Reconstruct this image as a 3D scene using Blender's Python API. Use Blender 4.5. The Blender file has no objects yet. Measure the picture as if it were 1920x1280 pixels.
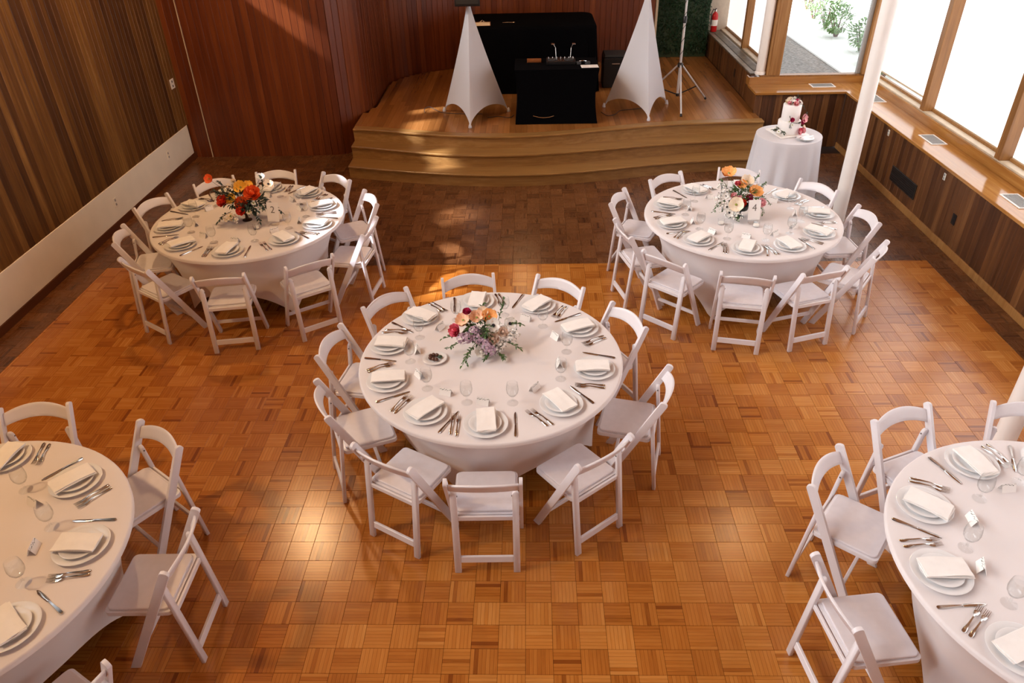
import bpy, bmesh, math, random
import numpy as np
from mathutils import Vector, Matrix
random.seed(7)
R = math.radians
scene = bpy.context.scene
COL = scene.collection

# ------------------------------------------------------------------ camera
CAMH = 3.6858
F_PX, PITCH, YAW, ROLL = 1372.97, 33.637, -1.852, -1.4005
cam = bpy.data.cameras.new('camera'); cam.sensor_width = 36.0; cam.lens = F_PX / 1920 * 36
cam.clip_start = 0.05; cam.clip_end = 200
camo = bpy.data.objects.new('camera', cam); COL.objects.link(camo)
_p, _y, _r = R(PITCH), R(YAW), R(ROLL)
fw = Vector((math.sin(_y)*math.cos(_p), math.cos(_y)*math.cos(_p), -math.sin(_p)))
rt = Vector((math.cos(_y), -math.sin(_y), 0)); up = rt.cross(fw)
rt2 = rt*math.cos(_r) + up*math.sin(_r); up2 = rt2.cross(fw)
camo.matrix_world = Matrix(((rt2.x, up2.x, -fw.x, 0), (rt2.y, up2.y, -fw.y, 0), (rt2.z, up2.z, -fw.z, CAMH), (0, 0, 0, 1)))
scene.camera = camo

# ------------------------------------------------------------------ light
scene.view_settings.view_transform = 'Standard'
scene.view_settings.look = 'None'
scene.view_settings.gamma = 1.0
scene.view_settings.use_curve_mapping = False
scene.view_settings.exposure = 0.22
SUN, WORLD, SHADE_R, SHADE_STAGE, LAMP = 30.0, 2.4, 1.3, 0.68, 1.0
FROST = 0.10
w = bpy.data.worlds.new('world'); scene.world = w; w.use_nodes = True
w.node_tree.nodes['Background'].inputs[0].default_value = (0.90, 0.95, 1.0, 1)
w.node_tree.nodes['Background'].inputs[1].default_value = WORLD
sl = bpy.data.lights.new('sun_offscreen', 'SUN'); sl.energy = SUN; sl.angle = R(2.0); sl.color = (0.93, 0.96, 1.0)
so = bpy.data.objects.new('sun_offscreen', sl); COL.objects.link(so)
so.rotation_euler = Vector((1, 0.42, -0.80)).to_track_quat('-Z', 'Y').to_euler()
so.location = (-12, 0, 12)
# diffused daylight of the frosted high windows on the left, lying in the plane of their panes
al = bpy.data.lights.new('window_left_offscreen', 'AREA'); al.shape = 'RECTANGLE'; al.size = 13.4; al.size_y = 4.1
al.energy = 680.0; al.color = (0.86, 0.93, 1.0); al.spread = R(118)
ao = bpy.data.objects.new('window_left_offscreen', al); COL.objects.link(ao)
ao.matrix_world = Matrix(((0, 0, -1, -5.09), (1, 0, 0, 3.85), (0, -1, 0, 5.65), (0, 0, 0, 1)))

# ------------------------------------------------------------------ materials
def nt(name):
    m = bpy.data.materials.new(name); m.use_nodes = True
    t = m.node_tree; return m, t, t.nodes['Principled BSDF']
def N(t, kind, **kw):
    n = t.nodes.new('ShaderNode' + kind)
    for k, v in kw.items():
        if hasattr(n, k): setattr(n, k, v)
    return n
def col4(c): return (c[0], c[1], c[2], 1)
def srgb(r, g, b):
    f = lambda c: (c/255/12.92) if c/255 <= 0.04045 else ((c/255+0.055)/1.055)**2.4
    return (f(r), f(g), f(b))
def ramp(t, stops):
    n = N(t, 'ValToRGB'); e = n.color_ramp.elements
    while len(e) > 1: e.remove(e[-1])
    e[0].position = stops[0][0]; e[0].color = col4(stops[0][1])
    for p, c in stops[1:]:
        k = e.new(p); k.color = col4(c)
    return n
def math_(t, op, a, b=None):
    n = N(t, 'Math', operation=op)
    for i, x in enumerate((a, b)):
        if x is None: continue
        if isinstance(x, (int, float)): n.inputs[i].default_value = x
        else: t.links.new(x, n.inputs[i])
    return n.outputs[0]
def plain(name, c, rough=0.5, metal=0.0, noise=0.06, scale=30, bump=0.0, sheen=0.0, spec=0.5, bscale=None):
    m, t, b = nt(name)
    tc = N(t, 'TexCoord'); n = N(t, 'TexNoise'); n.inputs['Scale'].default_value = scale; n.inputs['Detail'].default_value = 3
    t.links.new(tc.outputs['Object'], n.inputs['Vector'])
    lo = tuple(x*(1-noise) for x in c); hi = tuple(min(1, x*(1+noise)) for x in c)
    r = ramp(t, [(0.3, lo), (0.7, hi)]); t.links.new(n.outputs[0], r.inputs[0]); t.links.new(r.outputs[0], b.inputs['Base Color'])
    b.inputs['Roughness'].default_value = rough; b.inputs['Metallic'].default_value = metal
    b.inputs['Specular IOR Level'].default_value = spec
    if sheen: b.inputs['Sheen Weight'].default_value = sheen
    if bump:
        bn = N(t, 'TexNoise'); bn.inputs['Scale'].default_value = bscale or scale*6; t.links.new(tc.outputs['Object'], bn.inputs['Vector'])
        bp = N(t, 'Bump'); bp.inputs['Strength'].default_value = bump; bp.inputs['Distance'].default_value = 0.002
        t.links.new(bn.outputs[0], bp.inputs['Height']); t.links.new(bp.outputs[0], b.inputs['Normal'])
    return m
def wood(name, stops, rough=0.35, stretch=(28, 28, 1.3), rnd=0.7, grain=0.55, spec=0.5, streak=True):
    """boards with a tone of their own (object random) and grain along the short-stretch axis"""
    m, t, b = nt(name)
    tc = N(t, 'TexCoord'); oi = N(t, 'ObjectInfo'); mp = N(t, 'Mapping'); mp.inputs['Scale'].default_value = stretch
    off = N(t, 'CombineXYZ'); rr = math_(t, 'MULTIPLY', oi.outputs['Random'], 37.0)
    for i in range(3): t.links.new(rr, off.inputs[i])
    va = N(t, 'VectorMath', operation='ADD'); t.links.new(tc.outputs['Object'], va.inputs[0]); t.links.new(off.outputs[0], va.inputs[1])
    t.links.new(va.outputs[0], mp.inputs['Vector'])
    n1 = N(t, 'TexNoise'); n1.inputs['Scale'].default_value = 1.0; n1.inputs['Detail'].default_value = 6; n1.inputs['Roughness'].default_value = 0.65
    t.links.new(mp.outputs[0], n1.inputs['Vector'])
    g = math_(t, 'MULTIPLY', math_(t, 'SUBTRACT', n1.outputs[0], 0.5), grain*2)
    v = math_(t, 'ADD', math_(t, 'MULTIPLY', math_(t, 'SUBTRACT', oi.outputs['Random'], 0.5), rnd), math_(t, 'ADD', g, 0.5))
    rp = ramp(t, stops); t.links.new(v, rp.inputs[0]); t.links.new(rp.outputs[0], b.inputs['Base Color'])
    b.inputs['Roughness'].default_value = rough; b.inputs['Specular IOR Level'].default_value = spec
    bp = N(t, 'Bump'); bp.inputs['Strength'].default_value = 0.15; bp.inputs['Distance'].default_value = 0.001
    t.links.new(n1.outputs[0], bp.inputs['Height']); t.links.new(bp.outputs[0], b.inputs['Normal'])
    return m
def parquet(name, stops, rough):
    m, t, b = nt(name)
    uv = N(t, 'UVMap'); sp = N(t, 'SeparateXYZ'); t.links.new(uv.outputs[0], sp.inputs[0])
    at = N(t, 'Attribute', attribute_name='rnd'); oi = N(t, 'ObjectInfo')
    seed = math_(t, 'ADD', math_(t, 'MULTIPLY', at.outputs['Fac'], 91.7), math_(t, 'MULTIPLY', oi.outputs['Random'], 57.3))
    vs = math_(t, 'MULTIPLY', sp.outputs[1], 7.0); idx = math_(t, 'FLOOR', vs); fr = math_(t, 'FRACT', vs)
    cb = N(t, 'CombineXYZ'); t.links.new(idx, cb.inputs[0]); t.links.new(seed, cb.inputs[1])
    wn = N(t, 'TexWhiteNoise', noise_dimensions='2D'); t.links.new(cb.outputs[0], wn.inputs['Vector'])
    # block tone
    wb = N(t, 'TexWhiteNoise', noise_dimensions='1D'); t.links.new(seed, wb.inputs['W'])
    gc = N(t, 'CombineXYZ'); t.links.new(math_(t, 'MULTIPLY', sp.outputs[0], 1.6), gc.inputs[0]); t.links.new(math_(t, 'MULTIPLY', sp.outputs[1], 40.0), gc.inputs[1]); t.links.new(seed, gc.inputs[2])
    gn = N(t, 'TexNoise'); gn.inputs['Scale'].default_value = 1.0; gn.inputs['Detail'].default_value = 4; t.links.new(gc.outputs[0], gn.inputs['Vector'])
    # a few slats are much darker, most vary a little
    sl_ = math_(t, 'SUBTRACT', math_(t, 'MULTIPLY', wn.outputs[0], 0.18), math_(t, 'MULTIPLY', math_(t, 'LESS_THAN', wn.outputs[0], 0.035), 0.20))
    v = math_(t, 'ADD', sl_, math_(t, 'MULTIPLY', wb.outputs[0], 0.34))
    v = math_(t, 'ADD', v, math_(t, 'MULTIPLY', gn.outputs[0], 0.40))
    rp = ramp(t, stops); t.links.new(v, rp.inputs[0])
    ln = math_(t, 'ADD', math_(t, 'LESS_THAN', fr, 0.07), math_(t, 'GREATER_THAN', fr, 0.95))
    mx = N(t, 'MixRGB', blend_type='MULTIPLY'); t.links.new(math_(t, 'MULTIPLY', ln, 0.5), mx.inputs[0]); t.links.new(rp.outputs[0], mx.inputs[1]); mx.inputs[2].default_value = (0.3, 0.2, 0.12, 1)
    t.links.new(mx.outputs[0], b.inputs['Base Color'])
    b.inputs['Roughness'].default_value = rough
    ra = math_(t, 'ADD', rough-0.06, math_(t, 'MULTIPLY', gn.outputs[0], 0.12)); t.links.new(ra, b.inputs['Roughness'])
    bp = N(t, 'Bump'); bp.inputs['Strength'].default_value = 0.12; bp.inputs['Distance'].default_value = 0.001
    t.links.new(math_(t, 'SUBTRACT', gn.outputs[0], ln), bp.inputs['Height']); t.links.new(bp.outputs[0], b.inputs['Normal'])
    return m
def emit(name, c, s, diffuse=0.8):
    m, t, b = nt(name); b.inputs['Base Color'].default_value = col4(c); b.inputs['Roughness'].default_value = 0.9
    tc = N(t, 'TexCoord'); mp = N(t, 'Mapping'); mp.inputs['Scale'].default_value = (60, 60, 2); t.links.new(tc.outputs['Object'], mp.inputs[0])
    n = N(t, 'TexNoise'); n.inputs['Scale'].default_value = 1; t.links.new(mp.outputs[0], n.inputs['Vector'])
    b.inputs['Emission Color'].default_value = col4(c)
    t.links.new(math_(t, 'MULTIPLY', math_(t, 'ADD', math_(t, 'MULTIPLY', n.outputs[0], 0.12), 0.94), s), b.inputs['Emission Strength'])
    return m
def glass(name, tint=(0.992, 0.995, 0.995), gloss=0.02, ior=1.45):
    m = bpy.data.materials.new(name); m.use_nodes = True; t = m.node_tree; t.nodes.clear()
    o = N(t, 'OutputMaterial'); tr = N(t, 'BsdfTransparent'); tr.inputs[0].default_value = col4(tint)
    gl = N(t, 'BsdfGlossy'); gl.inputs['Roughness'].default_value = gloss; lw = N(t, 'LayerWeight'); f0 = ((ior-1)/(ior+1))**2
    fr = math_(t, 'ADD', f0, math_(t, 'MULTIPLY', math_(t, 'POWER', lw.outputs['Facing'], 4.0), 0.75))
    mx = N(t, 'MixShader'); t.links.new(fr, mx.inputs[0]); t.links.new(tr.outputs[0], mx.inputs[1]); t.links.new(gl.outputs[0], mx.inputs[2]); t.links.new(mx.outputs[0], o.inputs[0])
    return m
def stretchcloth(name, c, trans=0.25):
    m = bpy.data.materials.new(name); m.use_nodes = True; t = m.node_tree; b = t.nodes['Principled BSDF']
    b.inputs['Base Color'].default_value = col4(c); b.inputs['Roughness'].default_value = 0.8; b.inputs['Sheen Weight'].default_value = 0.15
    tc = N(t, 'TexCoord'); n = N(t, 'TexNoise'); n.inputs['Scale'].default_value = 350; t.links.new(tc.outputs['Object'], n.inputs['Vector'])
    bp = N(t, 'Bump'); bp.inputs['Strength'].default_value = 0.08; bp.inputs['Distance'].default_value = 0.001; t.links.new(n.outputs[0], bp.inputs['Height']); t.links.new(bp.outputs[0], b.inputs['Normal'])
    tl = N(t, 'BsdfTranslucent'); tl.inputs[0].default_value = col4(c); mx = N(t, 'MixShader'); mx.inputs[0].default_value = trans
    o = t.nodes['Material Output']; t.links.new(b.outputs[0], mx.inputs[1]); t.links.new(tl.outputs[0], mx.inputs[2]); t.links.new(mx.outputs[0], o.inputs[0])
    return m

M = {}
M['dance'] = parquet('parquet_golden', [(0.08, srgb(128, 66, 20)), (0.34, srgb(170, 102, 38)), (0.6, srgb(188, 122, 54)), (0.95, srgb(212, 154, 86))], 0.22)
M['border'] = parquet('parquet_brown', [(0.1, srgb(66, 36, 18)), (0.4, srgb(98, 60, 32)), (0.7, srgb(118, 76, 44)), (1.0, srgb(150, 104, 64))], 0.28)
M['joint'] = plain('joint', srgb(40, 20, 8), 0.7)
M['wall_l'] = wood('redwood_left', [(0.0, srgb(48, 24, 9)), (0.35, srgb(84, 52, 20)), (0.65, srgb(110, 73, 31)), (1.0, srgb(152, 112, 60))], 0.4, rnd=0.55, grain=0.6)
M['wall_b'] = M['wall_p'] = M['wall_s'] = wood('redwood_back', [(0.0, srgb(62, 24, 10)), (0.4, srgb(98, 44, 17)), (0.7, srgb(120, 60, 24)), (1.0, srgb(146, 84, 40))], 0.38, rnd=0.4, grain=0.45)
M['bench'] = wood('bench_planks', [(0.0, srgb(44, 22, 10)), (0.35, srgb(76, 44, 22)), (0.65, srgb(100, 62, 32)), (1.0, srgb(132, 90, 52))], 0.4, rnd=0.55, grain=0.5)
M['ledge'] = wood('ledge_wood', [(0.0, srgb(112, 68, 26)), (0.5, srgb(160, 108, 52)), (1.0, srgb(196, 146, 84))], 0.13, stretch=(22, 1.2, 22), rnd=0.2)
M['ledge_x'] = wood('ledge_wood_back', [(0.0, srgb(112, 68, 26)), (0.5, srgb(160, 108, 52)), (1.0, srgb(196, 146, 84))], 0.15, stretch=(1.2, 22, 22), rnd=0.2)
M['frame'] = wood('window_frame_wood', [(0.0, srgb(96, 58, 24)), (0.5, srgb(142, 96, 46)), (1.0, srgb(184, 138, 84))], 0.45, rnd=0.3)
M['sill'] = plain('painted_sill', srgb(196, 178, 152), 0.45, noise=0.12, scale=8)
M['stagefl'] = wood('stage_boards', [(0.0, srgb(110, 66, 28)), (0.4, srgb(138, 88, 42)), (0.7, srgb(156, 102, 52)), (1.0, srgb(180, 128, 74))], 0.24, stretch=(26, 1.4, 26), rnd=0.5, grain=0.3)
M['stagest'] = wood('stage_steps', [(0.0, srgb(98, 66, 32)), (0.5, srgb(146, 106, 58)), (1.0, srgb(186, 146, 92))], 0.3, stretch=(1.4, 26, 26), rnd=0.25, grain=0.5)
M['darkbase'] = wood('dark_base', [(0.0, srgb(46, 20, 10)), (1.0, srgb(92, 48, 22))], 0.45, stretch=(20, 1.2, 20))
M['white_panel'] = plain('white_panel', srgb(238, 230, 214), 0.55, noise=0.03, scale=4)
M['white_paint'] = plain('white_paint', srgb(238, 232, 226), 0.4, noise=0.02, scale=6)
M['resin'] = plain('white_resin', srgb(228, 223, 226), 0.34, noise=0.02, scale=12)
M['vinyl'] = plain('white_vinyl', srgb(222, 216, 220), 0.42, noise=0.03, scale=20, bump=0.06)
M['cloth'] = plain('white_spandex', srgb(226, 219, 218), 0.85, noise=0.015, scale=5, bump=0.05, bscale=500, spec=0.2)
M['linen'] = stretchcloth('white_linen', srgb(228, 225, 230), 0.12)
M['sheer'] = stretchcloth('white_stretch', srgb(228, 228, 234), 0.3)
M['napkin'] = plain('napkin_cotton', srgb(242, 238, 234), 0.9, noise=0.02, bump=0.1, bscale=400, spec=0.2)
M['china'] = plain('white_china', srgb(230, 229, 229), 0.12, noise=0.01)
M['steel'] = plain('polished_steel', (0.62, 0.6, 0.58), 0.18, 1.0, noise=0.03)
M['glass'] = glass('clear_glass')
M['water'] = glass('water', (0.985, 0.99, 0.99), 0.01, 1.33)
M['card'] = plain('white_card', srgb(244, 240, 236), 0.7, noise=0.01)
M['ink'] = plain('green_ink', srgb(50, 62, 44), 0.7)
M['greyink'] = plain('grey_ink', srgb(120, 112, 104), 0.7)
M['black_cloth'] = plain('black_cloth', (0.0022, 0.0022, 0.003), 0.95, noise=0.2, spec=0.03)
M['black_plastic'] = plain('black_plastic', (0.006, 0.006, 0.007), 0.35, noise=0.2)
M['black_rubber'] = plain('black_rubber', (0.02, 0.02, 0.022), 0.7)
M['silver'] = plain('silver_paint', srgb(206, 204, 204), 0.3, 0.35, noise=0.03)
M['chrome'] = plain('chrome_parts', (0.75, 0.74, 0.72), 0.22, 1.0)
M['red'] = plain('red_enamel', srgb(196, 24, 26), 0.3)
M['amber'] = plain('amber_case', srgb(120, 66, 24), 0.5)
M['screw'] = plain('screw', srgb(120, 116, 112), 0.4, 0.8)
M['grille'] = plain('dark_grille', srgb(38, 34, 30), 0.5)
M['ventm'] = plain('grey_vent', srgb(150, 148, 144), 0.45)
M['slate'] = plain('slate_ledge', srgb(110, 100, 86), 0.4, noise=0.25, scale=9)
M['glazing'] = glass('window_glass', (0.98, 0.99, 0.99))
M['frost'] = glass('frosted_film', (FROST, FROST, FROST), 0.3)
M['clearpane'] = glass('clear_pane', (0.62, 0.62, 0.64), 0.02)
M['shade_r'] = emit('backlit_shade', (0.98, 0.985, 1.0), SHADE_R)
M['shade_s'] = emit('backlit_shade_stage', (1.0, 0.955, 0.945), SHADE_STAGE)
M['ceil'] = wood('ceiling_wood', [(0.0, srgb(110, 66, 34)), (1.0, srgb(168, 116, 68))], 0.6, stretch=(8, 0.6, 8))
M['plaster'] = plain('plaster', srgb(206, 196, 180), 0.8)
M['gravel'] = plain('gravel', srgb(112, 104, 98), 0.95, noise=0.45, scale=22, bump=0.6, bscale=40)
M['path'] = plain('concrete_path', srgb(214, 212, 206), 0.9, noise=0.08)
M['leaf'] = plain('leaf_green', srgb(78, 108, 58), 0.5, noise=0.3, scale=40)
M['leaf_d'] = plain('leaf_dark', srgb(52, 74, 50), 0.5, noise=0.3, scale=40)
M['leaf_b'] = plain('leaf_bluegreen', srgb(52, 70, 62), 0.5, noise=0.3, scale=40)
M['leaf_o'] = plain('leaf_garden', srgb(108, 142, 84), 0.6, noise=0.3, scale=20)
M['hedge'] = plain('leaf_hedge', srgb(24, 62, 34), 0.5, noise=0.4, scale=30)
def petal(name, c, c2=None):
    m, t, b = nt(name); tc = N(t, 'TexCoord'); n = N(t, 'TexNoise'); n.inputs['Scale'].default_value = 60; t.links.new(tc.outputs['Object'], n.inputs['Vector'])
    r = ramp(t, [(0.35, c), (0.7, c2 or tuple(min(1, x*1.25+0.02) for x in c))]); t.links.new(n.outputs[0], r.inputs[0]); t.links.new(r.outputs[0], b.inputs['Base Color'])
    b.inputs['Roughness'].default_value = 0.65; return m
M['orange'] = petal('petal_orange', srgb(232, 84, 30), srgb(246, 128, 56))
M['redorange'] = petal('petal_red', srgb(206, 40, 22), srgb(236, 84, 44))
M['yellow'] = petal('petal_yellow', srgb(240, 172, 38), srgb(248, 204, 84))
M['peach'] = petal('petal_peach', srgb(240, 184, 146), srgb(248, 212, 180))
M['apricot'] = petal('petal_apricot', srgb(244, 164, 84), srgb(250, 190, 120))
M['cream'] = petal('petal_cream', srgb(242, 222, 194), srgb(250, 238, 218))
M['pinkp'] = petal('petal_pink', srgb(238, 160, 168), srgb(246, 196, 198))
M['hotpink'] = petal('petal_hotpink', srgb(222, 84, 120), srgb(240, 130, 140))
M['magenta'] = petal('petal_magenta', srgb(172, 16, 78), srgb(206, 44, 104))
M['whitep'] = petal('petal_white', srgb(238, 234, 226), srgb(250, 248, 244))
M['lilac'] = petal('petal_lilac', srgb(176, 148, 172), srgb(216, 190, 204))
M['beige'] = petal('petal_beige', srgb(226, 200, 182), srgb(242, 224, 210))
M['darkc'] = plain('flower_centre', srgb(26, 20, 30), 0.7)
M['greenc'] = plain('flower_centre_green', srgb(150, 160, 70), 0.7)
M['bronze'] = plain('bronze_compote', srgb(64, 44, 32), 0.35, 0.7)
M['dgreen'] = plain('dark_green_compote', srgb(30, 44, 40), 0.3)
M['choc'] = plain('chocolate', srgb(84, 50, 34), 0.45, noise=0.4, scale=50)
M['icing'] = plain('icing', srgb(246, 242, 240), 0.6, noise=0.01, bump=0.05)

# ------------------------------------------------------------------ mesh builder
class MB:
    def __init__(s): s.v = []; s.f = []; s.uv = None; s.rnd = None
    def add(s, vs, fs):
        o = len(s.v); s.v += [tuple(v) for v in vs]; s.f += [tuple(i+o for i in f) for f in fs]; return s
    def box(s, x0, x1, y0, y1, z0, z1):
        return s.add([(x0,y0,z0),(x1,y0,z0),(x1,y1,z0),(x0,y1,z0),(x0,y0,z1),(x1,y0,z1),(x1,y1,z1),(x0,y1,z1)],
                     [(0,3,2,1),(4,5,6,7),(0,1,5,4),(1,2,6,5),(2,3,7,6),(3,0,4,7)])
    def beam(s, a, b, side, w_, t_):
        """box from a to b, w_ wide along side, t_ thick across"""
        a, b = Vector(a), Vector(b); d = (b-a).normalized(); sd = Vector(side); sd = (sd - d*sd.dot(d)).normalized(); n = d.cross(sd)
        q = [a+sd*(i*w_/2)+n*(j*t_/2) for i, j in ((-1,-1),(1,-1),(1,1),(-1,1))] + [b+sd*(i*w_/2)+n*(j*t_/2) for i, j in ((-1,-1),(1,-1),(1,1),(-1,1))]
        return s.add(q, [(0,3,2,1),(4,5,6,7),(0,1,5,4),(1,2,6,5),(2,3,7,6),(3,0,4,7)])
    def prism(s, poly, axis, a, b):
        """poly: 2D points, extruded along axis (0 x: poly=(y,z), 2 z: poly=(x,y))"""
        n = len(poly)
        mk = (lambda p, k: (k, p[0], p[1])) if axis == 0 else ((lambda p, k: (p[0], k, p[1])) if axis == 1 else (lambda p, k: (p[0], p[1], k)))
        vs = [mk(p, a) for p in poly] + [mk(p, b) for p in poly]
        fs = [tuple(range(n))[::-1], tuple(range(n, 2*n))] + [(i, (i+1) % n, n+(i+1) % n, n+i) for i in range(n)]
        return s.add(vs, fs)
    def tube(s, pts, r, n=8, caps=True):
        pts = [Vector(p) for p in pts]; k = len(pts); rs = r if isinstance(r, (list, tuple)) else [r]*k
        vs = []; prev = None
        for i, p in enumerate(pts):
            d = (pts[min(i+1, k-1)] - pts[max(i-1, 0)]).normalized()
            if prev is None:
                a = Vector((0, 0, 1)) if abs(d.z) < 0.9 else Vector((1, 0, 0)); u = d.cross(a).normalized()
            else: u = (prev - d*prev.dot(d)).normalized()
            prev = u; v_ = d.cross(u)
            for j in range(n):
                a = 2*math.pi*j/n; vs.append(p + (u*math.cos(a)+v_*math.sin(a))*rs[i])
        fs = [(i*n+j, i*n+(j+1) % n, (i+1)*n+(j+1) % n, (i+1)*n+j) for i in range(k-1) for j in range(n)]
        if caps: fs += [tuple(range(n))[::-1], tuple((k-1)*n+j for j in range(n))]
        return s.add(vs, fs)
    def lathe(s, prof, n=32, c=(0, 0, 0), close=False):
        k = len(prof); vs = [(c[0]+r*math.cos(2*math.pi*j/n), c[1]+r*math.sin(2*math.pi*j/n), c[2]+z) for r, z in prof for j in range(n)]
        fs = [(i*n+j, i*n+(j+1) % n, (i+1)*n+(j+1) % n, (i+1)*n+j) for i in range(k-1) for j in range(n)]
        if prof[0][0] > 1e-6 and not close: fs.append(tuple(range(n))[::-1])
        if prof[-1][0] > 1e-6 and not close: fs.append(tuple((k-1)*n+j for j in range(n)))
        return s.add(vs, fs)
    def grid(s, fn, nu, nv, cu=False):
        vs = [fn(i/(nu if cu else nu-1), j/(nv-1)) for j in range(nv) for i in range(nu)]
        fs = [(j*nu+i, j*nu+(i+1) % nu, (j+1)*nu+(i+1) % nu, (j+1)*nu+i) for j in range(nv-1) for i in range(nu if cu else nu-1)]
        return s.add(vs, fs)
    def ball(s, c, r, n=8, sq=(1, 1, 1)):
        k = max(4, n//2)
        prof = [(math.sin(math.pi*i/k), -math.cos(math.pi*i/k)) for i in range(k+1)]
        vs = [(c[0]+q*r*sq[0]*math.cos(2*math.pi*j/n), c[1]+q*r*sq[1]*math.sin(2*math.pi*j/n), c[2]+z*r*sq[2]) for q, z in prof for j in range(n)]
        return s.add(vs, [(i*n+j, i*n+(j+1) % n, (i+1)*n+(j+1) % n, (i+1)*n+j) for i in range(k) for j in range(n)])
    def xf(s, mat):
        s.v = [tuple(mat @ Vector(v)) for v in s.v]; return s
    def mesh(s, name, mat=None, smooth=False, bevel=0.0, seg=1, weld=True):
        me = bpy.data.meshes.new(name); me.from_pydata(s.v, [], s.f)
        if bevel or weld:
            bm = bmesh.new(); bm.from_mesh(me)
            bmesh.ops.remove_doubles(bm, verts=bm.verts, dist=1e-5)
            if bevel:
                es = [e for e in bm.edges if len(e.link_faces) == 2 and e.calc_face_angle(0) > 0.6]
                bmesh.ops.bevel(bm, geom=es, offset=bevel, segments=seg, profile=0.7, affect='EDGES', clamp_overlap=True)
            bmesh.ops.recalc_face_normals(bm, faces=bm.faces); bm.to_mesh(me); bm.free()
        if smooth:
            me.polygons.foreach_set('use_smooth', [True]*len(me.polygons))
            try: me.set_sharp_from_angle(angle=R(50))
            except Exception: pass
        if mat: me.materials.append(mat)
        me.update(); return me
    def build(s, name, mat, parent=None, **kw):
        return obj(name, s.mesh(name, mat, **kw), parent)
def obj(name, me, parent=None):
    o = bpy.data.objects.new(name, me); COL.objects.link(o)
    if parent: o.parent = parent
    return o
def empty(name, loc=(0, 0, 0), rz=0.0):
    o = bpy.data.objects.new(name, None); COL.objects.link(o); o.location = loc; o.rotation_euler = (0, 0, rz); o.empty_display_size = 0.1; return o
def tag(o, label, cat, group=None):
    o['label'] = label; o['category'] = cat
    if group: o['group'] = group
    return o
def struct(o, label=None):
    o['kind'] = 'structure'
    if label: o['label'] = label
    return o
def kids(o): return list(o.children)
def dup(src, loc=None, rz=None, parent=None):
    c = src.copy(); COL.objects.link(c)
    if parent: c.parent = parent
    if loc is not None: c.location = loc
    if rz is not None: c.rotation_euler = (0, 0, rz)
    for ch in kids(src): dup(ch, parent=c)
    return c
def text_mesh(txt, size, mat):
    cu = bpy.data.curves.new('t', 'FONT'); cu.body = txt; cu.size = size; cu.align_x = 'CENTER'; cu.extrude = 0.0004
    o = bpy.data.objects.new('t', cu); COL.objects.link(o)
    dg = bpy.context.evaluated_depsgraph_get(); me = bpy.data.meshes.new_from_object(o.evaluated_get(dg)); bpy.data.objects.remove(o); bpy.data.curves.remove(cu)
    me.materials.clear(); me.materials.append(mat); return me

# ------------------------------------------------------------------ floor
B = 0.1524; GX, GY = -0.5029, 2.9040
XL, XR, YF = -5.02, 4.50, -3.0                 # room limits
DX0, DX1, DY1 = -4.645, 4.203, 7.045            # pale dance floor
floor = struct(MB().box(XL-0.3, 5.4, YF, 10.75, -0.12, -0.010).build('floor', M['joint']), 'parquet floor of alternating wooden blocks, golden in the middle')
def in_dance(cx, cy): return DX0 < cx < DX1 and cy < DY1
def px(x, y, z):
    d = Vector((x, y, z-CAMH)); zc = d.dot(fw); return (960+F_PX*d.dot(rt2)/zc, 640-F_PX*d.dot(up2)/zc, zc)
TABLES = {'C': (-0.287, 4.209), 'L': (-2.767, 6.613), 'R': (2.017, 6.550), 'FL': (-3.030, 2.430), 'FR': (2.710, 2.410)}
def block_mesh(x0, y0, x1, y1, vert, rn, mb=None, uvs=None, rnds=None):
    g, c = 0.0006, 0.0010
    q = [(x0+g, y0+g), (x1-g, y0+g), (x1-g, y1-g), (x0+g, y1-g)]; q2 = [(x0+g+c, y0+g+c), (x1-g-c, y0+g+c), (x1-g-c, y1-g-c), (x0+g+c, y1-g-c)]
    o = len(mb.v)
    mb.v += [(a, b, -0.011) for a, b in q] + [(a, b, -0.0012) for a, b in q] + [(a, b, 0.0) for a, b in q2]
    fs = [(8, 9, 10, 11)] + [(4+i, 4+(i+1) % 4, 8+(i+1) % 4, 8+i) for i in range(4)] + [(i, (i+1) % 4, 4+(i+1) % 4, 4+i) for i in range(4)]
    for f in fs:
        mb.f.append(tuple(o+i for i in f)); rnds.append(rn)
        for i in f:
            a, b = mb.v[o+i][:2]; u, v = (a-x0)/B, (b-y0)/B
            uvs.append((v, u) if vert else (u, v))
def finish_blocks(name, mb, uvs, rnds, mat):
    me = bpy.data.meshes.new(name); me.from_pydata(mb.v, [], mb.f); me.materials.append(mat)
    l = me.uv_layers.new(name='UVMap'); l.data.foreach_set('uv', [c for p in uvs for c in p])
    a = me.attributes.new('rnd', 'FLOAT', 'FACE'); a.data.foreach_set('value', rnds); me.update(); return me
cells = []
for i in range(-34, 38):
    for j in range(-40, 52):
        x0, y0 = GX+i*B, GY+j*B
        a0, a1, b0, b1 = max(x0, XL), min(x0+B, XR), max(y0, YF), min(y0+B, 10.70)
        if a1-a0 < 0.01 or b1-b0 < 0.01: continue
        if y0 > 10.3 and x0 > -2.4: continue
        # cut cells where the two woods meet
        for c0, c1 in ([(a0, DX0), (DX0, a1)] if a0 < DX0 < a1 else ([(a0, DX1), (DX1, a1)] if a0 < DX1 < a1 else [(a0, a1)])):
            for d0, d1 in ([(b0, DY1), (DY1, b1)] if b0 < DY1 < b1 else [(b0, b1)]):
                if c1-c0 < 0.004 or d1-d0 < 0.004: continue
                cells.append((i, j, c0, c1, d0, d1, x0, y0))
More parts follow.
